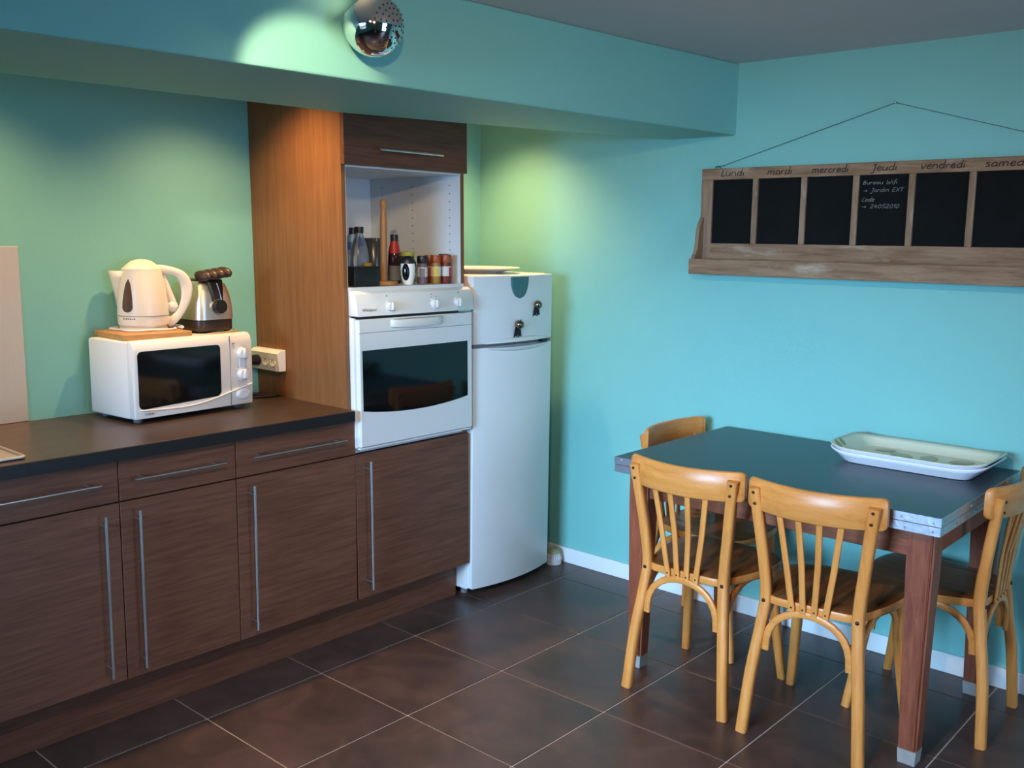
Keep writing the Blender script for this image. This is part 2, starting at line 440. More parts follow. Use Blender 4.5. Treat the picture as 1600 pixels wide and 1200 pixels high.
tag(B().box(XL, 0, YF, YB, ZC, ZC+0.15).build('ceiling', 'ceiling'), 'pale grey painted ceiling', 'ceiling', kind='structure')
# left wall with a window opening
wy0, wy1, wz0, wz1 = -2.55, -0.95, 0.85, 1.95
wl = B(); wl.box(XL-0.2, XL, YF-0.2, wy0, -0.06, ZC+0.15).box(XL-0.2, XL, wy1, YB, -0.06, ZC+0.15).box(XL-0.2, XL, wy0, wy1, -0.06, wz0).box(XL-0.2, XL, wy0, wy1, wz1, ZC+0.15)
tag(wl.build('wall_left', 'wall'), 'turquoise wall with the window behind the camera', 'wall', kind='structure')
win = thing('window_1', 'white framed window in the left wall', 'window', (XL-0.1, (wy0+wy1)/2, wz0)); win['kind'] = 'structure'
hw, hh = (wy1-wy0)/2, wz1-wz0
b = B(); b.box(-0.03, 0.03, -hw, -hw+0.05, 0, hh).box(-0.03, 0.03, hw-0.05, hw, 0, hh).box(-0.03, 0.03, -hw+0.05, hw-0.05, 0, 0.05).box(-0.03, 0.03, -hw+0.05, hw-0.05, hh-0.05, hh).box(-0.03, 0.03, -0.03, 0.03, 0.05, hh-0.05)
b.build('window_frame', 'offwhite', win)
for s in (-1, 1):
    y0, y1 = (0.03, hw-0.05) if s > 0 else (-hw+0.05, -0.03)
    B().box(-0.085, -0.082, y0, y1, 0.05, hh-0.05).build('pane', 'pane', win)
B().box(0.03, 0.14, -hw, hw, -0.001, 0.025, 0.004).build('window_sill', 'offwhite', win)
# front wall (behind the camera) with a glazed door
dx0, dx1, dz1 = -2.3, -1.1, 2.1
wf = B(); wf.box(XL, dx0, YF-0.2, YF, -0.06, ZC+0.15).box(dx1, 0, YF-0.2, YF, -0.06, ZC+0.15).box(dx0, dx1, YF-0.2, YF, dz1, ZC+0.15).box(dx0, dx1, YF-0.2, YF, -0.06, 0.0)
tag(wf.build('wall_front', 'wall'), 'turquoise wall with the glazed door behind the camera', 'wall', kind='structure')
dr = thing('door_1', 'white framed glazed door in the wall behind the camera', 'door', ((dx0+dx1)/2, YF-0.1, 0)); dr['kind'] = 'structure'
hw = (dx1-dx0)/2
b = B(); b.box(-hw, -hw+0.06, -0.03, 0.03, 0, dz1).box(hw-0.06, hw, -0.03, 0.03, 0, dz1).box(-hw+0.06, hw-0.06, -0.03, 0.03, 0, 0.1).box(-hw+0.06, hw-0.06, -0.03, 0.03, dz1-0.06, dz1).box(-0.04, 0.04, -0.03, 0.03, 0.1, dz1-0.06)
b.build('door_frame', 'offwhite', dr)
for s in (-1, 1):
    x0, x1 = (0.04, hw-0.06) if s > 0 else (-hw+0.06, -0.04)
    B().box(x0, x1, -0.085, -0.082, 0.1, dz1-0.06).build('pane', 'pane', dr)
B().cyl((0.06, 0.03, 1.0), (0.06, 0.07, 1.0), 0.009).cyl((0.06, 0.065, 1.0), (0.17, 0.065, 1.0), 0.009).build('handle', 'steel', dr)
# baseboard
b = B(); b.box(-0.013, 0, YF, YB, 0, 0.072, 0.002)
tag(b.build('baseboard_right', 'offwhite'), 'low white skirting along the turquoise right wall', 'baseboard', kind='structure')
# boxed-in beam, slightly out of square with the walls
front = [(0, -1.350), (-0.6, -1.298), (-1.39, -1.240), (-2.1, -1.193), (-2.7, -1.150), (XL, -1.0)]
back = [(XL, -0.45), (-2.44, -0.555), (-1.72, -0.615), (-1.364, -0.640), (-0.916, -0.758), (-0.557, -0.866), (0, -1.052)]
bm_ = B(); bm_.prism(front+back, 'XY', 1.928, ZC, 0.006, 2)
tag(bm_.build('trim_1', 'wall'), 'deep turquoise boxed beam running across under the ceiling', 'beam', kind='structure')

# ================================================================== KITCHEN UNITS
YD = -0.550          # door faces
XG = [-3.3726, -2.7726, -2.1726, -1.7718, -1.2670]
def bar(b, p0, p1, r=0.0047, stand=0.03, inset=0.035):
    """bar handle with two posts back to the door at y = YD (in the parent's coordinates p.y is the bar)"""
    p0, p1 = Vector(p0), Vector(p1)
    b.cyl(p0, p1, r, n=12)
    d = (p1-p0).normalized()
    for q in (p0+d*inset, p1-d*inset): b.cyl(q, q+Vector((0, stand, 0)), r*0.7, n=8)
unit_labels = ['wide brown veneer base unit under the hob, beyond the left picture edge',
               'wide brown veneer base unit at the left picture edge, door handle on its right',
               'narrow brown veneer base unit standing below the microwave',
               'brown veneer base unit next to the oven tower']
for i in range(4):
    x0, x1 = XG[i], XG[i+1]; w = x1-x0; cx = (x0+x1)/2
    t = thing('base_cabinet', unit_labels[i], 'cabinet', (cx, -0.26, 0), 0, 'brown veneer base units')
    h = w/2; yd = YD+0.26
    B().box(-h+0.0005, h-(0.0200 if i == 3 else 0.0005), yd+0.020, 0.285, 0.158, 0.852).build('carcass', 'darkbrown', t)
    d = B().box(-h+0.0016, h-0.0016, yd, yd+0.019, 0.158, 0.7185, 0.0012).build('door', 'veneer', t)
    hx = -h+0.0455 if i in (2, 3) else h-0.061
    k = B(); bar(k, (hx, yd-0.036, 0.192), (hx, yd-0.036, 0.695), stand=0.036, inset=0.03); k.build('handle', 'steel_z', d, 40)
    dd = B().box(-h+0.0016, h-0.0016, yd, yd+0.019, 0.7235, 0.852, 0.0012).build('drawer_front', 'veneer', t)
    hl = w*0.385
    ho = (0.0, 0.0, -0.010, -0.010)[i]
    k = B(); bar(k, (-hl+ho, yd-0.036, 0.790), (hl+ho, yd-0.036, 0.790), stand=0.036, inset=0.03); k.build('handle', 'steel', dd, 40)
tag(B().box(XG[0], -0.668, -0.474, -0.458, 0, 0.156).build('plinth', 'veneer'), 'long brown veneer plinth board under the kitchen units', 'plinth')
wt = tag(B().box(-3.40, -1.2945, -0.580, YB, 0.854, 0.893, 0.002, 2).build('worktop', 'worktop'), 'dark laminate worktop along the turquoise wall', 'worktop')
B().box(-3.40, -1.2945, -0.5825, -0.5802, 0.8545, 0.8915, 0.0005).build('front_edge', 'black', wt)

# oven tower, leaning a little
def lean(v): return Vector((v.x-0.015*(v.z-0.45), v.y, v.z))
def deep(o0):
    return lambda v: lean(Vector((v.x+o0[0], v.y+o0[1], v.z+o0[2])))-Vector(o0)
XA, XZ = -1.2840, -0.668
TO = (-0.976, -0.26, 0)
ov = thing('oven_tower', 'tall brown veneer oven housing with an open white niche', 'cabinet', TO)
L = deep(TO)
def LB(): return B()
def sx(b): return b
def loc(x0, x1, y0, y1, z0, z1, bev=0.0, bb=None):
    bb = bb or B()
    return bb.box(x0-TO[0], x1-TO[0], y0-TO[1], y1-TO[1], z0, z1, bev)
loc(XA, XA+0.018, -0.530, YB-0.002, 0.156, 2.06).build('side_panel', 'veneer_v_lit', ov, deform=L)
loc(XZ-0.018, XZ, -0.530, YB-0.002, 0.156, 2.06).build('side_panel', 'veneer_v_lit', ov, deform=L)
loc(XA+0.018, XZ-0.018, YB-0.012, YB-0.004, 0.156, 2.06).build('back_panel', 'melamine', ov, deform=L)
# white lining of the niche
loc(XA+0.0182, XA+0.0205, -0.529, YB-0.013, 1.335, 1.762).build('niche_lining', 'melamine', ov, deform=L)
loc(XZ-0.0205, XZ-0.0182, -0.529, YB-0.013, 1.335, 1.762).build('niche_lining', 'melamine', ov, deform=L)
loc(XA+0.0182, XZ-0.0182, -0.545, YB-0.013, 1.318, 1.335).build('shelf', 'melamine', ov, deform=L)
loc(XA+0.0182, XZ-0.0182, -0.530, YB-0.013, 1.762, 1.780).build('shelf', 'melamine', ov, deform=L)
loc(XA+0.0182, XZ-0.0182, -0.530, YB-0.013, 0.722, 0.738).build('shelf', 'melamine', ov, deform=L)
loc(XA+0.0182, XZ-0.0182, -0.530, YB-0.013, 2.040, 2.06).build('shelf', 'melamine', ov, deform=L)
loc(XA+0.0182, XZ-0.0182, -0.530, YB-0.013, 0.157, 0.175).build('shelf', 'melamine', ov, deform=L)
# shelf-pin holes
b = B()
for yy in (-0.47, -0.25, -0.06):
    for k in range(12):
        z = 1.372+0.032*k
        x = XZ-0.0205-TO[0]
        b.cyl((x-0.0004, yy-TO[1], z), (x+0.001, yy-TO[1], z), 0.0030, n=8)
tag(b.build('pin_holes', 'grey', ov, deform=L), kind='stuff')
# flap above, door below
f = loc(XA-0.0005, XZ+0.0005, YD, YD+0.019, 1.768, 2.055, 0.0012).build('flap_door', 'veneer', ov, deform=L)
b = B(); bar(b, (-1.145-TO[0], YD-0.036-TO[1], 1.827), (-0.835-TO[0], YD-0.036-TO[1], 1.827), stand=0.036); b.build('handle', 'steel', f, 40, deform=L)
f = loc(-1.2640, XZ, YD, YD+0.019, 0.158, 0.718, 0.0012).build('door', 'veneer', ov, deform=L)
b = B(); bar(b, (-1.222-TO[0], YD-0.036-TO[1], 0.197), (-1.222-TO[0], YD-0.036-TO[1], 0.695), stand=0.036, inset=0.03); b.build('handle', 'steel_z', f, 40, deform=L)

# ------------------------------------------------------------------ built-in oven
OO = (-0.972, -0.30, 0.738)
o = thing('built_in_oven', 'white built-in oven with three knobs and dark glass door', 'oven', OO)
LO = deep(OO)
def ob(x0, x1, y0, y1, z0, z1, bev=0.0, bb=None):
    bb = bb or B()
    return bb.box(x0-OO[0], x1-OO[0], y0-OO[1], y1-OO[1], z0-OO[2], z1-OO[2], bev)
ox0, ox1 = -1.266, -0.666
b = ob(-1.262, -0.690, -0.528, -0.02, 0.7385, 1.317)
ob(ox0, ox0+0.012, -0.556, -0.5305, 0.745, 1.225, 0.002, b)
b.build('body', 'white', o, deform=LO)
# control panel with a bulged right end
pr = [(-0.5305, 1.232), (-0.5305, 1.322), (-0.552, 1.322), (-0.566, 1.312), (-0.578, 1.270), (-0.582, 1.232)]
pr = [(y-OO[1], z-OO[2]) for y, z in pr]
cp = B().prism(pr, 'YZ', ox0-OO[0], ox1-OO[0], 0.003, 2).build('control_panel', 'white', o, 30, deform=LO)
for kx in (-1.110, -0.882, -0.756):
    kb = B(); x, y, z = kx-OO[0], -0.574-OO[1], 1.266-OO[2]
    kb.cyl((x, y+0.010, z), (x, y-0.006, z-0.001), 0.0215, 0.020, n=24).cyl((x, y-0.006, z-0.001), (x, y-0.020, z-0.002), 0.018, 0.0155, n=24)
    kb.box(x-0.0045, x+0.0045, y-0.027, y-0.019, z-0.016, z+0.014, 0.002)
    kn = kb.build('knob', 'whiteplastic', cp, 40, deform=LO)
b = B()
for kx, zz in ((-1.118, 1.302), (-0.890, 1.300), (-0.742, 1.302)):
    b.cyl((kx-OO[0], -0.5705-OO[1], zz-OO[2]), (kx-OO[0], -0.566-OO[1], zz-OO[2]), 0.0028, n=8)
for a in range(9):
    th = PI*0.15+a*PI*0.21
    b.cyl((-0.882-OO[0]+0.0275*math.sin(th), -0.5785-OO[1]+0.003*math.cos(th), 1.266-OO[2]+0.0275*math.cos(th)), (-0.882-OO[0]+0.0275*math.sin(th), -0.566-OO[1], 1.266-OO[2]+0.0275*math.cos(th)), 0.0018, n=6)
tag(b.build('printed_marks', 'grey', cp, deform=LO), kind='stuff')
MX = Matrix.Rotation(PI/2, 4, 'X')
text_mesh('lettering', 'Whirlpool', 0.016, 'grey', cp, Matrix.Translation((-1.212-0.012-OO[0], -0.5812-OO[1], 1.2545-OO[2])) @ Matrix.Rotation(-0.10, 4, 'X') @ MX, shear=0.25)
ob(ox0+0.012, ox1-0.07, -0.5605, -0.5305, 1.2225, 1.2315).build('vent_gap', 'black', o, deform=LO)
ob(ox1-0.07, ox1-0.002, -0.566, -0.5305, 1.2240, 1.2315).build('hinge_trim', 'steel', o, deform=LO)
dz0, dz1_ = 0.7475, 1.2205
def oy(x):                    # slight bow of the door
    u = (x-OO[0]-( (ox0+ox1)/2-OO[0]))/0.3
    return 0
dp = B()
ob(ox0+0.010, ox1-0.002, -0.574, -0.531, dz0, dz1_, 0.004, dp)
dpo = dp.build('oven_door', 'white', o, deform=LO)
gx0, gx1, gz1, gz0 = -1.242, -0.697, 1.107, 0.884
ol = [(gx0, gz1), (gx1, gz1)]
for k in range(13):
    u = k/12; ol.append((gx1+(gx0-gx1)*u, gz0-0.022*math.sin(PI*u)**0.8 if 0 < k < 12 else gz0))
ol = [(x-OO[0], z-OO[2]) for x, z in ol]
B().prism(ol, 'XZ', -0.5752-OO[1], -0.570-OO[1], 0.0).build('glass', 'blackgloss', dpo, deform=LO)
# moulded grip along the upper band
hx0, hx1 = -1.105, -0.832
rows = []
for k in range(17):
    u = k/16; x = hx0+(hx1-hx0)*u; e = math.sin(PI*u)**0.45 if 0 < k < 16 else 0
    rows.append([(x-OO[0], -0.573-OO[1], 1.186-0.004*e-OO[2]), (x-OO[0], -0.573-0.018*e-OO[1], 1.188-0.004*e-OO[2]), (x-OO[0], -0.573-0.024*e-OO[1], 1.200-OO[2]), (x-OO[0], -0.573-0.020*e-OO[1], 1.212-OO[2]), (x-OO[0], -0.571-OO[1], 1.2155-OO[2])])
B().grid(rows).build('handle', 'whiteplastic', dpo, True, deform=LO, solid=0.002)
ob(ox0+0.010, ox1-0.002, -0.5753, -0.572, 1.1705, 1.1720).build('band_groove', 'grey', dpo, deform=LO)
ob(ox0+0.012, ox1-0.002, -0.566, -0.5305, 0.7385, 0.7455, 0.001).build('bottom_trim', 'white', o, deform=LO)

# ------------------------------------------------------------------ fridge
FO = (-0.400, -0.26, 0)
fr = thing('fridge', 'white fridge freezer with two bowed doors between oven tower and wall', 'fridge', FO)
B().box(-0.252, 0.240, -0.235, 0.235, 0.030, 1.352, 0.006).build('body', 'white', fr)
B().box(-0.255, 0.243, -0.262, 0.238, 1.352, 1.366, 0.004).build('top_board', 'white', fr)
for x in (-0.22, 0.21):
    for y in (-0.22, 0.20): B().cyl((x, y, 0), (x, y, 0.034), 0.016, 0.014).build('foot', 'grey', fr)
fw2, fc = 0.2500, -0.004
def fy(x):    # bowed front
    u = (x-fc)/fw2
    return -0.298-0.036*(1-u*u)
def bowed(z0, z1, zfun0=None, zfun1=None, n=24):
    ol = []
    for k in range(n+1):
        x = fc-fw2+2*fw2*k/n; ol.append((x, fy(x)))
    ol += [(fc+fw2, -0.240), (fc-fw2, -0.240)]
    return B().prism(ol, 'XY', z0, z1, 0.005, 2)
up_ = bowed(1.083, 1.364).build('freezer_door', 'white', fr, 30)
dn_ = bowed(0.036, 1.068).build('fridge_door', 'white', fr, 30)
B().box(fc-fw2+0.004, fc+fw2-0.004, -0.2945, -0.24, 1.066, 1.085).build('door_gasket', 'grey', fr)
# flowing grip lips on both sides of the gap
def lip(zs, zoff, name, par, depth):
    rows = []
    for k in range(25):
        u = k/24; x = fc-fw2*0.78+2*fw2*0.86*u; y = fy(x)
        e = math.sin(PI*min(1, u*1.02))**0.6 if 0 < k < 24 else 0
        rows.append([(x, y+0.002, zs), (x, y-depth*e, zs+zoff*0.15*e), (x, y-depth*0.7*e, zs+zoff*0.6*e), (x, y+0.002, zs+zoff*e)])
    return B().grid(rows).build(name, 'white', par, True, solid=0.002)
lip(1.0835, 0.022, 'handle', up_, 0.012)
lip(1.0675, -0.022, 'handle', dn_, 0.012)
B().box(fc+fw2-0.085, fc+fw2-0.050, fy(fc+fw2-0.085)+0.001, -0.25, 1.0695, 1.082).build('hinge_cover', 'black', fr)
# teal badge hanging from the top edge
ol = []
bx = -0.012
rows = []
for k in range(11):
    u = k/10; z = 1.358-0.092*u; hwid = 0.056*math.sqrt(max(0.0, 1-u**2.2))
    rows.append([(bx+hwid*(j/4-1), fy(bx+hwid*(j/4-1))-0.0016, z) for j in range(9)])
B().grid(rows).build('badge', 'teal', up_, True, solid=0.002)
B().box(bx-0.004, bx+0.006, fy(bx)-0.0036, fy(bx)-0.002, 1.279, 1.292, 0.0).build('emblem', 'grey', up_)
# toe-kick wing at the left
B().box(-0.2585, -0.250, -0.270, -0.20, 0.034, 0.150).build('side_skirt', 'white', fr)

def magnet(x, z, r, label):
    y = fy(x-FO[0])+FO[1]
    t = thing('ribbon_magnet', label, 'magnet', (x, y-0.002, z), 0, 'ball and ribbon fridge magnets')
    b = B(); b.sphere((0, -r*0.72, 0), r, u=20, v=14).cyl((0, 0.002, 0), (0, -r*0.35, 0), r*0.62); b.build('ball', 'bronze', t, True)
    B().sphere((0, -r*0.95, r*0.75), r*0.42).build('button', 'chrome', t, True)
    for s, dx in ((-1, -0.012), (1, 0.010)):
        xx = s*r*0.36
        V = [(xx-r*0.46, -0.006, -r*0.5), (xx+r*0.46, -0.006, -r*0.5), (xx+dx*0.6+r*0.58, -0.004, -r*0.6-r*2.05), (xx+dx*0.6, -0.005, -r*0.6-r*1.8), (xx+dx*0.6-r*0.58, -0.004, -r*0.6-r*2.2)]
        B().mesh(V, [(0, 1, 3), (1, 2, 3), (0, 3, 4)]).build('ribbon_tail', 'ribbon', t, solid=0.0012)
magnet(-0.300, 1.236, 0.018, 'bronze ball magnet with black ribbon, higher one on the freezer door')
magnet(-0.428, 1.158, 0.020, 'bronze ball magnet with black ribbon, lower one on the freezer door')

# white platter lying on the fridge
t = thing('platter', 'shallow white platter lying on top of the fridge', 'plate', (-0.405, -0.325, 1.366))
B().lathe([(0, 0.002), (0.11, 0.002), (0.115, 0.0), (0.120, 0.002), (0.150, 0.014), (0.196, 0.022), (0.199, 0.0245), (0.195, 0.0255), (0.150, 0.018), (0.12, 0.007), (0, 0.006)], n=40).build('dish', 'plate', t, 30)

# ------------------------------------------------------------------ hob and splashback
t = thing('hob', 'steel gas hob with black burners let into the worktop', 'hob', (-2.720, -0.285, 0.893))
b = B().box(-0.29, 0.29, -0.245, 0.245, 0.0005, 0.006, 0.002)
b.build('plate', 'steel', t)
b = B()
for s in (-1, 1):
    b.box(-0.29, 0.29, s*0.245-0.006, s*0.245+0.006, 0.001, 0.011, 0.003); b.box(s*0.29-0.006, s*0.29+0.006, -0.245, 0.245, 0.001, 0.011, 0.003)
b.build('rim', 'steel', t)
for x, y, r in ((-0.15, -0.11, 0.05), (-0.15, 0.12, 0.04), (0.09, -0.11, 0.04), (0.09, 0.12, 0.05)):
    B().lathe([(0, 0.022), (r*0.8, 0.022), (r*0.85, 0.016), (r, 0.014), (r, 0.006), (0, 0.006)], (x, y, 0), 24).build('burner', 'black', t, 40)
    b = B()
    for a in range(4):
        c, s = math.cos(a*PI/2+PI/4), math.sin(a*PI/2+PI/4)
        b.tube([(x+c*r*0.6, y+s*r*0.6, 0.036), (x+c*(r+0.045), y+s*(r+0.045), 0.036), (x+c*(r+0.05), y+s*(r+0.05), 0.006)], 0.004, 6)
    b.tube([(x+r*1.2*math.cos(2*PI*q/24), y+r*1.2*math.sin(2*PI*q/24), 0.036) for q in range(24)], 0.004, 6, closed=True)
    b.build('pan_support', 'black', t)
for k in range(4):
    B().lathe([(0, 0.028), (0.014, 0.028), (0.017, 0.024), (0.020, 0.006), (0, 0.006)], (0.235, -0.13+0.085*k, 0), 20).build('knob', 'black', t, 40)
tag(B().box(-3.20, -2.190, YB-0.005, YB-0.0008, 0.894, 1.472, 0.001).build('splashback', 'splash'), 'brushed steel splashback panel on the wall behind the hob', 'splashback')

# ------------------------------------------------------------------ microwave
t = thing('microwave', 'white microwave oven with black glass door on the worktop', 'microwave', (-1.752, -0.130, 0.893), math.radians(4.5))
mw, md_, mh, fz = 0.238, 0.128, 0.262, 0.014
B().box(-mw, mw, -md_+0.02, md_, fz, mh+fz-0.004, 0.008, 2).build('casing', 'white', t, 40)
prf = [(-md_+0.022, fz+0.002), (-md_+0.022, mh+fz), (-md_+0.002, mh+fz-0.001), (-md_-0.010, mh+fz-0.012), (-md_-0.016, mh+fz-0.035), (-md_-0.018, fz+0.10), (-md_-0.014, fz+0.004), (-md_-0.010, fz+0.002)]
fa = B().prism(prf, 'YZ', -mw, mw, 0.006, 2).build('fascia', 'whiteplastic', t, 35)
for x in (-0.20, 0.20):
    for y in (-0.095, 0.095): B().cyl((x, y, 0), (x, y, fz+0.003), 0.014, 0.016).build('foot', 'grey', t)
yf = -md_-0.0175
def mwp(x, z): return x, z
# window: black glass, lower edge sweeping up to the right
wx0, wx1 = -0.224, 0.098
ol = rrect(wx0, wx1, fz+0.036, fz+0.228, 0.016)
ol2 = []
for x, z in ol:
    u = (x-wx0)/(wx1-wx0)
    if z < fz+0.12: z += 0.012*u*u-0.008*math.sin(PI*u)
    ol2.append((x, z))
wd = B().prism(ol2, 'XZ', yf-0.0018, yf+0.008).build('door_glass', 'blackgloss', fa)
# raised sweep below the window
pts = []
for k in range(25):
    u = k/24; x = -0.222+0.452*u
    pts.append((x, yf-0.003, fz+0.033-0.008*math.sin(PI*min(1, u*1.25))+0.088*max(0, u-0.35)**1.7))
B().tube(pts, 0.0030, 8).build('door_moulding', 'whiteplastic', fa, True)
B().box(0.1395, 0.1405, yf-0.0012, yf+0.004, fz+0.006, fz+0.254).build('door_seam', 'grey', fa)
# control column
B().prism(rrect(0.178, 0.204, fz+0.092, fz+0.208, 0.012), 'XZ', yf-0.002, yf+0.006, 0.001).build('dial_recess', 'traywhite', fa)
for z in (fz+0.189, fz+0.115):
    kb = B().cyl((0.191, yf+0.002, z), (0.191, yf-0.016, z), 0.021, 0.018, n=24)
    kb.box(0.185, 0.197, yf-0.024, yf-0.015, z-0.016, z+0.018, 0.003)
    kb.build('knob', 'whiteplastic', fa, 40)
b = B()
for z, n0 in ((fz+0.189, 7), (fz+0.115, 11)):
    for k in range(n0):
        a = -PI*0.35+k*PI*1.7/(n0-1) if n0 > 8 else -0.2+k*PI*0.8/(n0-1)
        b.box(0.191+0.029*math.sin(a)-0.0018, 0.191+0.029*math.sin(a)+0.0018, yf-0.0012, yf+0.003, z+0.029*math.cos(a)-0.0008, z+0.029*math.cos(a)+0.0008)
b.box(0.150, 0.160, yf-0.0012, yf+0.003, fz+0.226, fz+0.2285)
tag(b.build('scale_marks', 'greyprint', fa), kind='stuff')
bb_ = B().prism(ell(0.190, fz+0.042, 0.029, 0.019), 'XZ', yf-0.008, yf+0.004, 0.003).build('door_button', 'whiteplastic', fa, 40)
B().prism(ell(0.190, fz+0.042, 0.021, 0.012), 'XZ', yf-0.0088, yf-0.0079).build('button_face', 'traywhite', bb_)
text_mesh('lettering', 'TOKAI', 0.0115, 'greyprint', fa, Matrix.Translation((-0.188, yf+0.0005, fz+0.017)) @ MX)

# chopping board on the microwave
MWT = 0.893+mh+fz-0.004+0.0005
tag(B().box(-0.122, 0.122, -0.118, 0.118, 0, 0.020, 0.002).build('chopping_board', 'bamboo'), 'small square wooden chopping board on the microwave under the kettle', 'board')
bpy.data.objects['chopping_board'].location = (-1.842, -0.106, MWT)
bpy.data.objects['chopping_board'].rotation_euler = (0, 0, math.radians(-3))
BT = MWT+0.020

# ------------------------------------------------------------------ kettle
t = thing('kettle', 'cream white electric kettle standing on the chopping board', 'kettle', (-1.820, -0.072, BT), math.radians(-30))
prof = [(0.0, 0.012), (0.078, 0.012), (0.084, 0.020), (0.0865, 0.052), (0.0835, 0.10), (0.077, 0.15), (0.070, 0.190), (0.067, 0.205), (0.0, 0.206)]
def krad(z):
    for (r0, z0), (r1, z1) in zip(prof[1:], prof[2:]):
        if z0 <= z <= z1: return r0+(r1-r0)*(z-z0)/(z1-z0)
    return prof[-2][0]
body = B().lathe(prof, n=40).build('body', 'cream', t, 30)
B().lathe([(0, 0), (0.074, 0), (0.080, 0.004), (0.080, 0.0115), (0, 0.0115)], n=36).build('power_base', 'cream', t, 30)
B().lathe([(0.0870, 0.0505), (0.0876, 0.0515), (0.0870, 0.0525)], n=40).build('seam', 'greyprint', t, True)
lid = B().lathe([(0.0665, 0.204), (0.066, 0.212), (0.056, 0.220), (0.046, 0.230), (0.034, 0.2385), (0.018, 0.2435), (0, 0.2450)], n=36, sx=1.0).build('lid', 'cream', t, True)
# spout
V = []; 
sp = []
for z, ext, hw_ in ((0.085, 0.001, 0.006), (0.120, 0.009, 0.018), (0.150, 0.018, 0.026), (0.178, 0.029, 0.031), (0.203, 0.040, 0.034)):
    r = krad(z)
    sp.append([(-math.sqrt(max(0, r*r-hw_*hw_))+0.010, -hw_, z), (-r-ext*0.55, -hw_*0.62, z), (-r-ext, 0, z+0.002), (-r-ext*0.55, hw_*0.62, z), (-math.sqrt(max(0, r*r-hw_*hw_))+0.010, hw_, z)])
B().grid(sp).build('spout', 'cream', t, True, solid=0.003)
# handle loop
hp = smoothpath([(0.040, 0, 0.206), (0.070, 0, 0.208), (0.105, 0, 0.203), (0.133, 0, 0.186), (0.147, 0, 0.150), (0.143, 0, 0.105), (0.125, 0, 0.062), (0.100, 0, 0.035), (0.078, 0, 0.026)], 5)
n = len(hp)
fl_ = [(0.028+0.012*math.cos(2*PI*k/(n-1))**2, 0.021+0.010*abs(math.cos(PI*k/(n-1)))) for k in range(n)]
B().tube(hp, 0.01, flat=fl_, upv=(0, 1, 0)).build('handle', 'cream', t, 50, sub=1)
B().tube(smoothpath([(0.066, 0, 0.19), (0.085, 0, 0.13), (0.105, 0, 0.075)], 5), 0.01, flat=(0.026, 0.020), upv=(0, 1, 0)).build('handle_brace', 'cream', t, 50)
B().sphere((0.096, 0, 0.080), 0.019, 1, 0.9, 1.1).build('switch', 'whiteplastic', t, True)
# water gauge on the near side
def onbody(a, z, off):
    r = krad(z)+off
    return (r*math.cos(a), r*math.sin(a), z)
def gauge(name, z0, z1, wmax, off, mat, a0):
    rows = []
    for k in range(15):
        u = (k/14)**1.9; z = z0+(z1-z0)*u
        w = wmax*min(1.0, math.sqrt(max(0.0, 1-((0.16-u)/0.16)**2)) if u < 0.16 else 1.0)*math.sqrt(max(0.0, 1-u**1.9)) if 0 < k < 14 else wmax*0.06
        rows.append([onbody(a0+w*(j/3-1)/0.08, z, off) for j in range(7)])
    return B().grid(rows).build(name, mat, t, True)
GA = math.radians(-124)
gauge('gauge_frame', 0.060, 0.184, 0.0245, 0.0012, 'whiteplastic', GA)
gauge('water_gauge', 0.065, 0.178, 0.0195, 0.0026, 'windowdark', GA)
b = B()
for k, ch in enumerate([(0, 1.6), (1, 1.2), (2, 1.8), (3, 1.4), (4, 1.6), (5, 1.0), (6, 1.7)]):
    a = GA+math.radians(-14+k*4.8)
    p = onbody(a, 0.0425, 0.0006); q = onbody(a+math.radians(3.2), 0.0425, 0.0006)
    b.mesh([(p[0], p[1], 0.0410), (q[0], q[1], 0.0410), (q[0], q[1], 0.0410+0.0024*ch[1]), (p[0], p[1], 0.0410+0.0024*ch[1])], [(0, 1, 2, 3)])
b.build('lettering', 'ink', body)
# its white cable, lying in a loop on the board
rim = []
for k in range(26):
    a = math.radians(150+k*10.5); rr = 0.096+0.012*math.sin(k*0.8)
    rim.append((rr*math.cos(a)*1.05, rr*math.sin(a)*0.98, 0.0042))
rim += [(0.128, -0.020, 0.006), (0.118, 0.020, 0.010), (0.080, 0.030, 0.012)]
B().tube(smoothpath(rim, 3), 0.0036, 8).build('cable', 'whiteplastic', t, True)

# ------------------------------------------------------------------ toaster
t = thing('toaster', 'champagne steel toaster with black knob and bread rack, behind the kettle', 'toaster', (-1.590, -0.062, MWT), math.radians(3))
tw, tl = 0.078, 0.106
B().prism(rrect(-tw+0.002, tw-0.002, -tl+0.004, tl-0.004, 0.03), 'XY', 0.006, 0.050, 0.006, 2).build('base', 'darkbrown', t, 40)
for x in (-0.055, 0.055):
    for y in (-0.075, 0.075): B().cyl((x, y, 0), (x, y, 0.008), 0.011).build('foot', 'black', t)
rows = []
for k in range(15):
    u = k/14; z = 0.048+0.137*u
    s = 1.0-0.30*u**2.4; s2 = 1.0-0.20*u**3.0
    if k == 14: s *= 0.90; s2 *= 0.95
    rows.append([(x, y, z) for x, y in rrect(-tw*s, tw*s, -tl*s2, tl*s2, 0.032, 6)])
rows = [r+[r[0]] for r in rows]
tb = B().grid(rows); tb.mesh([(x, y, rows[-1][0][2]) for x, y, z in rows[-1][:-1]], [tuple(range(len(rows[-1])-1))])
tbo = tb.weld().build('body', 'toaster', t, 50)
rows = []
for k in range(11):
    u = k/10; z = 0.085+0.105*u; u2 = (z-0.048)/0.137
    s2 = 1.0-0.20*min(1, u2)**3.0
    w = 0.016+0.018*u
    rows.append([(x, -tl*s2-0.0025, z) for x in (-w, -w*0.3, w*0.3, w)])
B().grid(rows).build('end_band', 'black', t, True, solid=0.003)
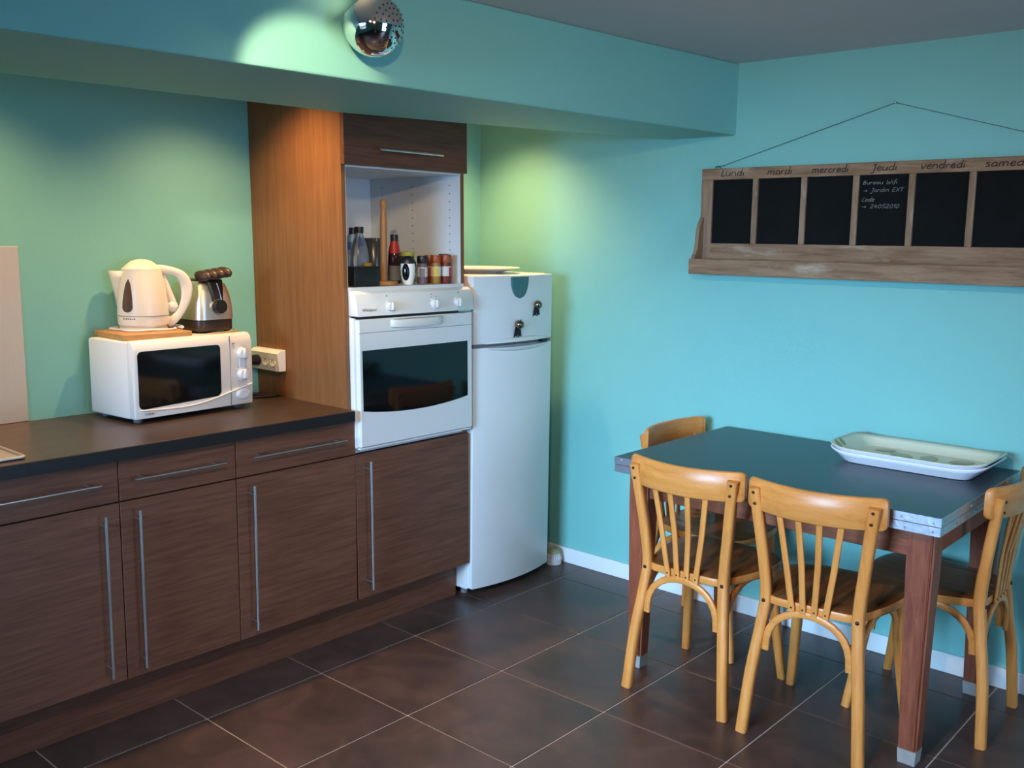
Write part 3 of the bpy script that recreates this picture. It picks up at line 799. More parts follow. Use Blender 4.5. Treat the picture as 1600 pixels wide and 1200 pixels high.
b = B(); b.cyl((0.0, -tl+0.008, 0.092), (0.0, -tl-0.006, 0.092), 0.030, n=28); b.build('knob_ring', 'steel', t, 40)
b = B(); b.cyl((0.0, -tl-0.005, 0.095), (0.0, -tl-0.024, 0.096), 0.026, 0.024, n=28); b.build('knob', 'black', t, 40)
B().tube([(0.004, -tl*0.86-0.006, 0.178), (0.010, -tl*0.93-0.006, 0.150), (0.013, -tl-0.004, 0.120)], 0.0018, 6).build('lever_slot', 'steel', t, True)
b = B(); b.box(-0.045, 0.045, -0.072, 0.072, 0.182, 0.1915, 0.004); b.build('slot_surround', 'darkbrown', t, 40)
for k in range(4):
    B().sphere((-0.042+0.026*k, -0.083-0.004*k, 0.2055+0.004*k), 0.035, 0.42, 1.0, 0.56, rot=Euler((0.15, 0.30, 0.45)).to_matrix()).build('rack_paddle', 'darkbrown', t, True)
B().tube([(-0.06, -0.06, 0.19), (0.07, -0.09, 0.205)], 0.005, 8).build('rack_bar', 'darkbrown', t, True)
tag(B().tube(smoothpath([(-1.640, -0.212, MWT+0.004), (-1.590, -0.216, MWT+0.005), (-1.540, -0.205, MWT+0.006), (-1.505, -0.15, MWT+0.006), (-1.492, -0.10, 1.13), (-1.484, -0.05, 1.06), (-1.47, 0.01, 1.02)], 6), 0.0036, 8).build('toaster_cable', 'tan', None, True), 'tan cable trailing from the toaster over the microwave', 'cable')

# ------------------------------------------------------------------ socket block, plug and cable
t = thing('socket_block', 'white triple wall socket block on the side of the oven tower', 'socket', (-1.2935, -0.080, 1.036))
pf = [(0, -0.040), (0, 0.042), (-0.022, 0.042), (-0.040, 0.030), (-0.030, -0.040)]
B().prism(pf, 'XZ', -0.085, 0.100, 0.002).build('block', 'whiteplastic', t)
for k, y in enumerate((0.055, 0.0, -0.048)):
    n_ = Vector((-0.070, 0, 0.010)).normalized()
    c = Vector((-0.0352, y, -0.004))
    q = B().cyl(c+n_*0.0012, c-n_*0.004, 0.0185, n=24).build('socket', 'offwhite', t, 40)
    b = B()
    for dy in (-0.008, 0.008): b.cyl(c+Vector((-0.0020, dy, 0)), c+Vector((0.003, dy, 0)), 0.0028, n=8)
    b.cyl(c+Vector((-0.0030, 0, 0.008)), c+Vector((0.003, 0, 0.008)), 0.0024, n=8)
    b.build('socket_hole', 'black', q)
t = thing('power_plug', 'black plug with cable in the socket block beside the microwave', 'plug', (-1.3290, -0.030, 1.032))
B().cyl((-0.0020, 0, 0), (-0.036, -0.004, 0.002), 0.0215, 0.0195, n=20).sphere((-0.036, -0.004, 0.001), 0.0195).build('plug_body', 'black', t, 40)
B().tube(smoothpath([(-0.038, 0, 0.0), (-0.056, 0.0, -0.012), (-0.062, 0.002, -0.040), (-0.064, 0.01, -0.085), (-0.055, 0.0, -0.128), (0.000, -0.06, -0.133), (0.025, -0.09, -0.133), (0.0, -0.098, -0.133), (-0.09, -0.06, -0.133), (-0.13, -0.01, -0.133)], 6), 0.0052, 8).build('cable', 'black', t, True)

# ------------------------------------------------------------------ things in the niche
SZ = 1.3356
NX = 0.0
def jar(x, y, r, h, lidmat, fill, label, labelmat, second=None, rz=0.0):
    t = thing('spice_jar', label, 'jar', (x+NX, y, SZ), rz, 'spice jars in the niche')
    B().lathe([(0, 0.0), (r*0.92, 0.0), (r, 0.004), (r, h*0.66), (r*0.9, h*0.72), (r*0.9, h*0.74), (0, h*0.74)], n=24).build('glass', fill, t, 40)
    B().lathe([(0, h*0.735), (r*1.0, h*0.735), (r*1.03, h*0.75), (r*1.03, h*0.95), (r*0.95, h), (0, h)], n=24).build('lid', lidmat, t, 40)
    B().lathe([(r*1.012, h*0.26), (r*1.012, h*0.60)], n=24).build('paper_label', 'paper', t, True)
    rows = []
    for z in (h*0.262, h*0.56):
        rows.append([(r*1.03*math.cos(math.radians(a)), r*1.03*math.sin(math.radians(a)), z) for a in range(-165, -104, 10)])
    B().grid(rows).build('label_print', labelmat, t, True)
    return t
jar(-0.875, -0.490, 0.0205, 0.110, 'black', 'pepper', 'spice jar with black lid and pale label, leftmost of the row', 'grey')
jar(-0.790, -0.442, 0.0205, 0.112, 'orangelid', 'paprika', 'spice jar with orange lid and red label, next to the black-lidded jar', 'redlabel')
jar(-0.802, -0.490, 0.0205, 0.112, 'orangelid', 'curry', 'spice jar with orange lid, yellow label and yellow powder', 'yellow')
jar(-0.757, -0.503, 0.0205, 0.114, 'orangelid', 'paprika', 'spice jar with orange lid, nearest the niche right wall', 'redlabel', rz=1.1)
jar(-0.727, -0.458, 0.0205, 0.116, 'black', 'pepper', 'spice jar with black lid half hidden behind the orange lids', 'grey')
# white oval timer-like pot
t = thing('coffee_pot', 'white rounded pot with dark oval front and black lid beside the spice jars', 'pot', (-0.952, -0.490, SZ))
B().lathe([(0, 0), (0.019, 0), (0.021, 0.004), (0.028, 0.038), (0.029, 0.066), (0.027, 0.082), (0, 0.084)], n=28).build('body', 'whiteplastic', t, 40)
B().lathe([(0.0275, 0.081), (0.027, 0.095), (0.021, 0.105), (0.010, 0.110), (0, 0.111)], n=28).build('lid', 'black', t, 40)
B().sphere((-0.0205, -0.012, 0.050), 0.036, 0.26, 0.42, 0.95, rot=Euler((0, 0, math.radians(35))).to_matrix()).build('dark_face', 'blackgloss', t, True)
B().tube(smoothpath([(0.022, 0, 0.092), (0.037, 0, 0.085), (0.040, 0, 0.055), (0.026, 0, 0.022)], 4), 0.004, 8).build('handle', 'black', t, True)
# lime-lidded tub behind it
t = thing('tub', 'small tub with lime lid behind the white pot', 'tub', (-0.872, -0.400, SZ))
B().lathe([(0, 0), (0.025, 0), (0.027, 0.108), (0, 0.108)], n=24).build('body', 'greyglass', t, 40)
B().lathe([(0, 0.107), (0.028, 0.107), (0.028, 0.124), (0, 0.126)], n=24).build('lid', 'lime', t, 40)
# vinegar bottle
t = thing('vinegar_bottle', 'dark bottle with red neck label and black cap in the niche', 'bottle', (-0.932, -0.390, SZ))
B().lathe([(0, 0), (0.023, 0), (0.025, 0.005), (0.025, 0.085), (0.0245, 0.105), (0.022, 0.125), (0.017, 0.150), (0.0135, 0.172), (0, 0.172)], n=24).build('glass', 'darkglass', t, 40)
B().lathe([(0.0245, 0.118), (0.0228, 0.126), (0.0183, 0.150), (0.0155, 0.166)], n=24).build('neck_label', 'redlabel', t, True)
B().lathe([(0.0256, 0.012), (0.0256, 0.070)], n=24).build('paper_label', 'grey', t, True)
B().lathe([(0, 0.190), (0.0150, 0.190), (0.0155, 0.188), (0.0155, 0.164), (0, 0.164)], n=20).build('cap', 'black', t, 40)
# kitchen roll pole
t = thing('kitchen_roll_stand', 'turned wooden kitchen roll stand with round base in the niche', 'stand', (-1.052, -0.465, SZ))
B().lathe([(0, 0), (0.051, 0), (0.053, 0.003), (0.053, 0.012), (0.050, 0.016), (0, 0.016)], n=32).build('base', 'turnedwood', t, 40)
B().lathe([(0.0135, 0.015), (0.0135, 0.250), (0.0115, 0.267), (0.0100, 0.277), (0.0105, 0.291), (0.0130, 0.299), (0.0125, 0.315), (0.008, 0.320), (0, 0.321)], n=20).build('pole', 'turnedwood', t, 40)
# smoked canister, black tub, clear bottle, blue bottle
t = thing('canister', 'tall smoked grey canister behind the wooden stand', 'canister', (-1.005, -0.352, SZ))
B().lathe([(0, 0), (0.040, 0), (0.042, 0.004), (0.042, 0.158), (0.038, 0.164), (0, 0.165)], n=28).build('body', 'greyglass', t, 40)
B().lathe([(0, 0.164), (0.040, 0.164), (0.040, 0.176), (0, 0.178)], n=28).build('lid', 'greyglass', t, 40)
t = thing('black_tub', 'low black box at the front left of the niche', 'box', (-1.178, -0.480, SZ))
B().box(-0.062, 0.060, -0.040, 0.040, 0, 0.068, 0.006, 2).build('body', 'black', t, 40)
B().box(-0.0628, 0.0608, -0.0408, 0.0408, 0.066, 0.073, 0.002).build('rim', 'black', t)
tag(B().lathe([(0, 0), (0.018, 0), (0.020, 0.006), (0.016, 0.012), (0, 0.013)], (-1.150, -0.485, SZ+0.0735), 16).build('snack_packet', 'curry', None, 40), 'small yellowish packet lying on the black box', 'packet')
t = thing('water_bottle', 'clear plastic bottle with black cap behind the black box', 'bottle', (-1.150+NX, -0.405, SZ))
t.location = (-1.115, -0.398, SZ)
B().lathe([(0, 0), (0.033, 0), (0.036, 0.006), (0.036, 0.100), (0.033, 0.130), (0.024, 0.165), (0.014, 0.188), (0.013, 0.197), (0, 0.198)], n=28).build('plastic', 'glass', t, 40)
B().lathe([(0, 0.218), (0.0165, 0.218), (0.0165, 0.194), (0, 0.194)], n=20).build('cap', 'black', t, 40)
t = thing('blue_bottle', 'pale blue bottle with pink cap against the niche left wall', 'bottle', (-1.056, -0.285, SZ))
B().lathe([(0, 0), (0.030, 0), (0.032, 0.006), (0.032, 0.10), (0.026, 0.112), (0.031, 0.125), (0.030, 0.16), (0.016, 0.19), (0, 0.191)], n=24).build('plastic', 'bluebottle', t, 40)
B().lathe([(0.0325, 0.130), (0.0325, 0.160)], n=24).build('paper_label', 'bluelabel', t, True)
B().lathe([(0, 0.216), (0.013, 0.216), (0.014, 0.19), (0, 0.19)], n=20).build('cap', 'darkglass', t, 40)

# ================================================================== TABLE
TX0, TX1, TY0, TY1, TZ = -0.800, -0.022, -2.478, -1.380, 0.773
tcx, tcy = (TX0+TX1)/2, (TY0+TY1)/2
t = thing('dining_table', 'red-brown wooden table with dark blue top and riveted zinc edging', 'table', (tcx, tcy, 0))
hx, hy = (TX1-TX0)/2, (TY1-TY0)/2
tp = B().box(-hx+0.0015, hx-0.0015, -hy+0.0015, hy-0.0015, TZ-0.026, TZ, 0.001).build('table_top', 'tabletop', t)
lf = B().box(-hx+0.003, hx-0.003, -hy+0.003, hy-0.003, TZ-0.0535, TZ-0.0275).build('extension_leaf', 'mahogany_y', t)
def edging(z0, z1, par, o):
    ex, ey = hx-o, hy-o
    b = B()
    b.box(-ex-0.0012, -ex+0.0004, -ey, ey, z0, z1).box(ex-0.0004, ex+0.0012, -ey, ey, z0, z1).box(-ex, ex, -ey-0.0012, -ey+0.0004, z0, z1).box(-ex, ex, ey-0.0004, ey+0.0012, z0, z1)
    b.build('zinc_edging', 'zinc', par)
edging(TZ-0.0255, TZ-0.0005, tp, 0.0012); edging(TZ-0.0535, TZ-0.0280, lf, 0.0026)
rv = None
rnd = random.Random(3)
for (z, par) in ((TZ-0.013, tp), (TZ-0.041, lf)):
    pts = []
    y = -hy+0.02
    while y < hy: pts.append((-hx-0.0002, y, z+rnd.uniform(-0.006, 0.006), (1, 0, 0))); y += rnd.uniform(0.05, 0.12)
    x = -hx+0.03
    while x < hx: pts.append((x, -hy-0.0002, z+rnd.uniform(-0.006, 0.006), (0, 1, 0))); x += rnd.uniform(0.06, 0.12)
    for px, py, pz, d in pts:
        if rv is None:
            r_ = B().sphere((0, 0, 0), 0.0032, u=8, v=6).build('rivet', 'zinc', par, True); rv = r_.data
        else:
            r_ = bpy.data.objects.new('rivet', rv); COL.objects.link(r_); r_.parent = par
        r_.location = (px, py, pz)
lx, ly = hx-0.100, hy-0.074
for sx_ in (-1, 1):
    for sy_ in (-1, 1):
        cx, cy = sx_*(lx+0.010), sy_*(ly+0.006)
        # square leg tapering to the foot, moulded on its outer corner
        def ring(s, z, dx=0, dy=0): return [(cx+dx+a*s, cy+dy+b_*s, z) for a, b_ in ((-1, -1), (1, -1), (1, 1), (-1, 1))]
        V = ring(0.0385, TZ-0.055)+ring(0.0385, 0.60)+ring(0.027, 0.045, sx_*0.002, sy_*0.002)
        F = [(0, 1, 2, 3)]+[(i, (i+1) % 4, 4+(i+1) % 4, 4+i) for i in range(4)]+[(4+i, 4+(i+1) % 4, 8+(i+1) % 4, 8+i) for i in range(4)]+[(8, 9, 10, 11)]
        b = B().mesh(V, F)
        bmesh.ops.bevel(b.bm, geom=[e for e in b.bm.edges if abs(e.verts[0].co.z-e.verts[1].co.z) > 0.05], offset=0.006, segments=2, affect='EDGES')
        lg = b.build('leg', 'mahogany', t, 35)
        B().tube([(cx-0.0395, cy-0.027, TZ-0.06), (cx-0.0395, cy-0.027, 0.60), (cx+sx_*0.002-0.0285, cy+sy_*0.002-0.018, 0.05)], 0.0035, 6).build('bead', 'mahogany', lg, True)
        V = ring(0.0272, 0.045, sx_*0.002, sy_*0.002)+ring(0.0245, 0.0, sx_*0.002, sy_*0.002)
        B().mesh(V, [(0, 1, 2, 3), (4, 5, 6, 7)]+[(i, (i+1) % 4, 4+(i+1) % 4, 4+i) for i in range(4)]).build('leg_tip', 'paletip', lg)
for s in (-1, 1):
    B().box(s*(lx+0.022)-0.010, s*(lx+0.022)+0.010, -ly+0.028, ly-0.028, TZ-0.145, TZ-0.055, 0.002).build('apron', 'mahogany_y', t)
    B().box(-lx+0.025, lx-0.025, s*(ly+0.018)-0.010, s*(ly+0.018)+0.010, TZ-0.145, TZ-0.055, 0.002).build('apron', 'mahogany', t)

# ================================================================== CHAIRS (front = +X)
def chair():
    t = thing('bistro_chair', 'x', 'chair', (0, 0, 0), 0, 'bentwood bistro chairs round the table')
    sw = 0.030
    # back posts, running from foot to crest
    for s in (-1, 1):
        pts = smoothpath([(-0.004, s*0.182, 0.0), (0.010, s*0.166, 0.20), (0.036, s*0.146, 0.38), (0.042, s*0.143, 0.47), (0.024, s*0.160, 0.63), (0.0, s*0.179, 0.785)], 5)
        n = len(pts)
        fl2 = []
        for k in range(n):
            u = k/(n-1)
            w = 0.034 if 0.35 < u < 0.7 else 0.030-0.004*(u > 0.9)
            fl2.append((0.033, w))
        p = B().tube(pts, 0.01, flat=fl2, upv=(1, 0, 0)).build('leg', 'beech', t, 50)
        for z, x, y in ((0.772, -0.0145, 0.178), (0.738, -0.011, 0.1735), (0.430, 0.024, 0.1435)):
            B().sphere((x, s*y, z), 0.0062 if z < 0.6 else 0.0045, 0.6, 1, 1, 10, 8).build('screw', 'screw', p, True)
    # front legs, sabre curve
    for s in (-1, 1):
        pts = smoothpath([(0.412, s*0.192, 0.0), (0.392, s*0.178, 0.14), (0.374, s*0.166, 0.28), (0.366, s*0.160, 0.428)], 5)
        n = len(pts)
        B().tube(pts, 0.01, flat=[(0.026+0.010*k/(n-1), 0.026+0.010*k/(n-1)) for k in range(n)], upv=(1, 0, 0)).build('leg', 'beech', t, 50)
    # seat
    half = [(0.026, 0.0), (0.028, 0.070), (0.036, 0.124), (0.075, 0.150), (0.15, 0.176), (0.23, 0.194), (0.305, 0.200), (0.365, 0.188), (0.405, 0.150), (0.424, 0.085), (0.430, 0.0)]
    pp = [Vector((x, y, 0)) for x, y in half]
    sm = smoothpath([(x, y, 0) for x, y in half], 4)
    ol = [(p.x, p.y) for p in sm]+[(p.x, -p.y) for p in sm[-2:0:-1]]
    B().prism(ol, 'XY', 0.420, 0.4465, 0.005, 2).build('seat_frame', 'beech_y', t, 40)
    # dished seat board
    cx, cy = 0.23, 0.0; rows = []
    for k in range(9):
        f = 0.985*(1-k/8.0)+0.004*(k == 8)
        zz = 0.4485+0.0030*math.sqrt(max(0.0, 1-((f-0.9)/0.085)**2)) if f > 0.9 else 0.4515-0.0030*(1-(f/0.9)**2)
        if k == 0: zz = 0.4462
        rows.append([(cx+(x-cx)*f, y*f, zz) for x, y in ol]+[(cx+(ol[0][0]-cx)*f, ol[0][1]*f, zz)])
    B().grid(rows).build('seat', 'seatwood', t, 60)
    # crest rail: bent board with rounded corners
    nn = 22; outer, inner = [], []
    b = B(); rows = []
    prof_z = []
    for k in range(nn+1):
        u = math.sin(PI/2*(-1+2*k/nn)); y = 0.208*u
        x = 0.030-0.052*(1-u*u)
        top = 0.812-0.010*(1-abs(u)**1.5)*0.4; bot = 0.716-0.004*(1-u*u)
        e = max(0.0, (abs(u)-0.925)/0.075); c = 1-math.sqrt(max(0, 1-e*e))
        zt_ = top-0.016*c; zb_ = bot+0.014*c
        th = 0.0085
        q = 0.004
        rows.append([(x-th, y, zb_+q), (x-th, y, zt_-q), (x-th+q, y, zt_), (x+th-q, y, zt_), (x+th, y, zt_-q), (x+th, y, zb_+q), (x+th-q, y, zb_), (x-th+q, y, zb_), (x-th, y, zb_+q)])
    b.grid(rows); b.mesh(rows[0][:-1], [tuple(range(8))]); b.mesh(rows[-1][:-1], [tuple(range(8))])
    bmesh.ops.remove_doubles(b.bm, verts=b.bm.verts[:], dist=1e-5)
    bmesh.ops.recalc_face_normals(b.bm, faces=b.bm.faces[:])
    b.build('backrest', 'beech_y', t, 50)
    # four fanned slats
    for yt, yb_ in ((-0.093, -0.052), (-0.032, -0.0175), (0.032, 0.0175), (0.093, 0.052)):
        ut = yt/0.208
        xt = 0.030-0.052*(1-ut*ut)
        sl = B().tube([(xt+0.001, yt, 0.722), (0.010, (yt+yb_)/2, 0.57), (0.021, yb_, 0.430), (0.0205, yb_, 0.418)], 0.01, flat=(0.0185, 0.0085), upv=(1, 0, 0)).build('slat', 'beech', t, 50)
        B().sphere((0.0155, yb_, 0.432), 0.003, 0.5, 1, 1, 8, 6).build('screw', 'screw', sl, True)
    # bentwood arches under the seat: back and both sides
    def arch(p0, p1, top, name='arch_brace'):
        p0, p1 = Vector(p0), Vector(p1); pts = []
        for k in range(17):
            a = PI*k/16; q = p0+(p1-p0)*(0.5-0.5*math.cos(a))
            q.z = p0.z+(top-p0.z)*math.sin(a)**0.75 if 0 < k < 16 else p0.z
            pts.append(q)
        B().tube(pts, 0.01, flat=(0.022, 0.013), upv=(p1-p0).cross(Vector((0, 0, 1))).normalized()).build(name, 'beech_y', t, 50)
    arch((0.026, -0.130, 0.275), (0.026, 0.130, 0.275), 0.416)
    for s in (-1, 1):
        arch((0.050, s*0.148, 0.275), (0.356, s*0.162, 0.300), 0.415)
    return t
proto = chair()
spots_ = [((-0.874, -1.700, 0), 1.5, 'honey wood bistro chair at the long side of the table, farther from the camera corner'),
          ((-0.876, -2.140, 0), 3.5, 'honey wood bistro chair in front of the near table leg, closest to the camera'),
          ((-0.305, -2.540, 0), 91, 'honey wood bistro chair at the near table end, cut by the right picture edge'),
          ((-0.278, -1.272, 0), 270, 'honey wood bistro chair at the far table end, only crest showing above the top')]
spots_[0] = (spots_[0][0], spots_[0][1], 'honey wood bistro chair in the middle, before the far table leg, left of its twin')
for i, (p, a, lb) in enumerate(spots_):
    o_ = proto if i == 0 else copy_tree(proto)
    o_.location = p; o_.rotation_euler = (0, 0, math.radians(a)); o_['label'] = lb

# ================================================================== TRAYS on the table
def tray(z, label, painted, sc=1.0):
    t = thing('serving_tray', label, 'tray', (-0.182, -2.190, z), 0, 'stacked serving trays')
    ax, ay = 0.128*sc, 0.205*sc          # base half sizes
    H = 0.036
    # base outline ring, wall ring, rim ring; short ends rise and flare into handles
    def ringp(k, n=64):
        a = 2*PI*(k+0.5)/n
        e = 9.0
        c, s = math.cos(a), math.sin(a)
        rr = (abs(c)**e+abs(s)**e)**(-1/e)
        return rr*c, rr*s
    n = 64; rows = [[], [], [], [], []]
    for k in range(n+1):
        u, v = ringp(k % n)
        endf = max(0.0, (abs(v)-0.80)/0.20)**1.3 * max(0.0, 1-abs(u)**4*0.35)
        for j, (g, h) in enumerate(((0.0, 0.0), (0.5, 0.0), (1.0, 0.0), (1.10, 0.62), (1.17, 1.0))):
            gx = 1+(g-1)*1.30 if g > 1 else g
            x = u*ax*gx; y = v*ay*g
            if g > 1: y = v*ay*(1+(g-1)*(0.75+0.75*endf))
            zz = 0.003+H*h*(1+0.30*endf)
            rows[j].append((x, y, zz))
    B().grid(rows[1:]).mesh([rows[1][k] for k in range(n)], [tuple(range(n))]).weld().build('dish', 'traycream' if painted else 'traywhite', t, 40, solid=0.004)
    if not painted: return t
    B().grid([[(x*1.004, y*1.004, zz-0.0035) for x, y, zz in rows[2]], [(x*1.006, y*1.006, zz-0.0035) for x, y, zz in rows[3]], [(x*1.005, y*1.005, zz-0.002) for x, y, zz in rows[4]]]).build('outside', 'traywhite', t, 40)
    # printed leaves on the base and on the raised ends
    r = random.Random(5)
    def leaf(cx, cy, L_, Wd, a, mat, zf):
        pts = []
        for k in range(7):
            u = k/6; pts.append((L_*(u-0.5), Wd*math.sin(PI*u)**0.8))
        for k in range(5, 0, -1):
            u = k/6; pts.append((L_*(u-0.5), -Wd*math.sin(PI*u)**0.8))
        ca, sa = math.cos(a), math.sin(a)
        V = [(cx+x*ca-y*sa, cy+x*sa+y*ca) for x, y in pts]
        B().mesh([(x, y, zf(x, y)) for x, y in V], [tuple(range(len(V)))]).build('leaf_print', mat, t)
    flat_z = lambda x, y: 0.0056
    for k, (x, y, L_, W_, a, m) in enumerate([(-0.05, 0.10, 0.11, 0.030, 0.4, 'leafb'), (-0.03, 0.02, 0.10, 0.030, 1.9, 'leafb'), (-0.06, -0.07, 0.12, 0.034, 2.6, 'leafb'), (0.03, 0.06, 0.10, 0.028, 1.2, 'leafc'), (0.04, -0.03, 0.11, 0.030, 0.2, 'leafc'), (-0.02, -0.15, 0.10, 0.030, 1.0, 'leafb'), (0.06, -0.13, 0.09, 0.026, 2.2, 'leafc'), (-0.09, 0.03, 0.09, 0.026, 1.5, 'leafb'), (-0.09, -0.14, 0.08, 0.026, 0.9, 'leafb'), (0.07, 0.13, 0.08, 0.024, 2.0, 'leafc')]):
        leaf(x*sc, y*sc, L_, W_, a, m, lambda x, y, k=k: 0.0056+0.00012*k)
    def end_z(x, y):
        f = (abs(y)/ay-1.0)/0.266
        return 0.003+H*1.30*f+0.0070
    for sgn, a0 in ((1, 0.2), (-1, -0.2)):
        for x, yy, L_, W_, m in ((-0.085, 1.16, 0.050, 0.016, 'leafa'), (-0.045, 1.19, 0.040, 0.013, 'leafa'), (-0.115, 1.10, 0.030, 0.012, 'leafc')):
            leaf(x, sgn*ay*yy*0.985, L_*0.8, W_*0.8, a0+0.9*sgn, m, end_z)
    return t
tray(TZ+0.0006, 'plain white tray underneath the leaf-patterned tray on the table', False, 1.0)
tray(TZ+0.0135, 'cream serving tray with green leaf print, uppermost of the stack on the table', True, 1.0)

# ================================================================== DAY BOARD
BX, BY0 = -0.002, -1.222
DB = thing('weekday_board', 'long weathered wood chalkboard with French weekday names hung by string', 'board', (0, -1.955, 1.385))
def bl(y): return y+1.955
def bz(z): return z-1.385
fx0, fx1 = -0.028, -0.006
YE = -2.692
def brd(y0, y1, z0, z1, x0=fx0, x1=fx1, bev=0.0015): return B().box(x0, x1, min(bl(y0), bl(y1)), max(bl(y0), bl(y1)), bz(z0), bz(z1), bev)
tr_ = brd(BY0, YE, 1.757, 1.801).build('top_rail', 'driftwood_y', DB)
brd(BY0-0.050, YE+0.046, 1.443, 1.508).build('bottom_rail', 'driftwood_y', DB)
brd(BY0, BY0-0.050, 1.443, 1.757).build('stile', 'driftwood_z', DB)
brd(YE+0.046, YE, 1.443, 1.757).build('stile', 'driftwood_z', DB)
OPN = []
for k in range(7):
    a = -1.272-0.1985*k; OPN.append((a, a-0.1765))
for k in range(6): brd(OPN[k][1], OPN[k+1][0], 1.508, 1.757).build('divider', 'driftwood_z', DB)
panels = []
for k in range(7):
    panels.append(brd(OPN[k][0]+0.004, OPN[k][1]-0.004, 1.504, 1.761, -0.018, -0.012, 0).build('slate_panel', 'slateboard', DB))
brd(BY0, YE, 1.385, 1.446, -0.104, -0.090).build('shelf_front', 'driftwood_y', DB)
brd(BY0-0.002, YE+0.002, 1.387, 1.400, -0.090, -0.003).build('shelf_bottom', 'driftwood_y', DB)
brd(BY0-0.018, YE+0.018, 1.400, 1.443, -0.020, -0.006).build('shelf_back', 'driftwood_y', DB)
for yy in (BY0-0.001, YE+0.017):
    ol = [(-0.090, 1.400), (-0.090, 1.452), (-0.078, 1.466), (-0.068, 1.488), (-0.064, 1.52), (-0.060, 1.55), (-0.052, 1.58), (-0.036, 1.605), (-0.029, 1.61), (-0.029, 1.400)]
    B().prism([(x, bz(z)) for x, z in ol], 'XZ', bl(yy)-0.016, bl(yy), 0.001).build('end_bracket', 'driftwood_z', DB)

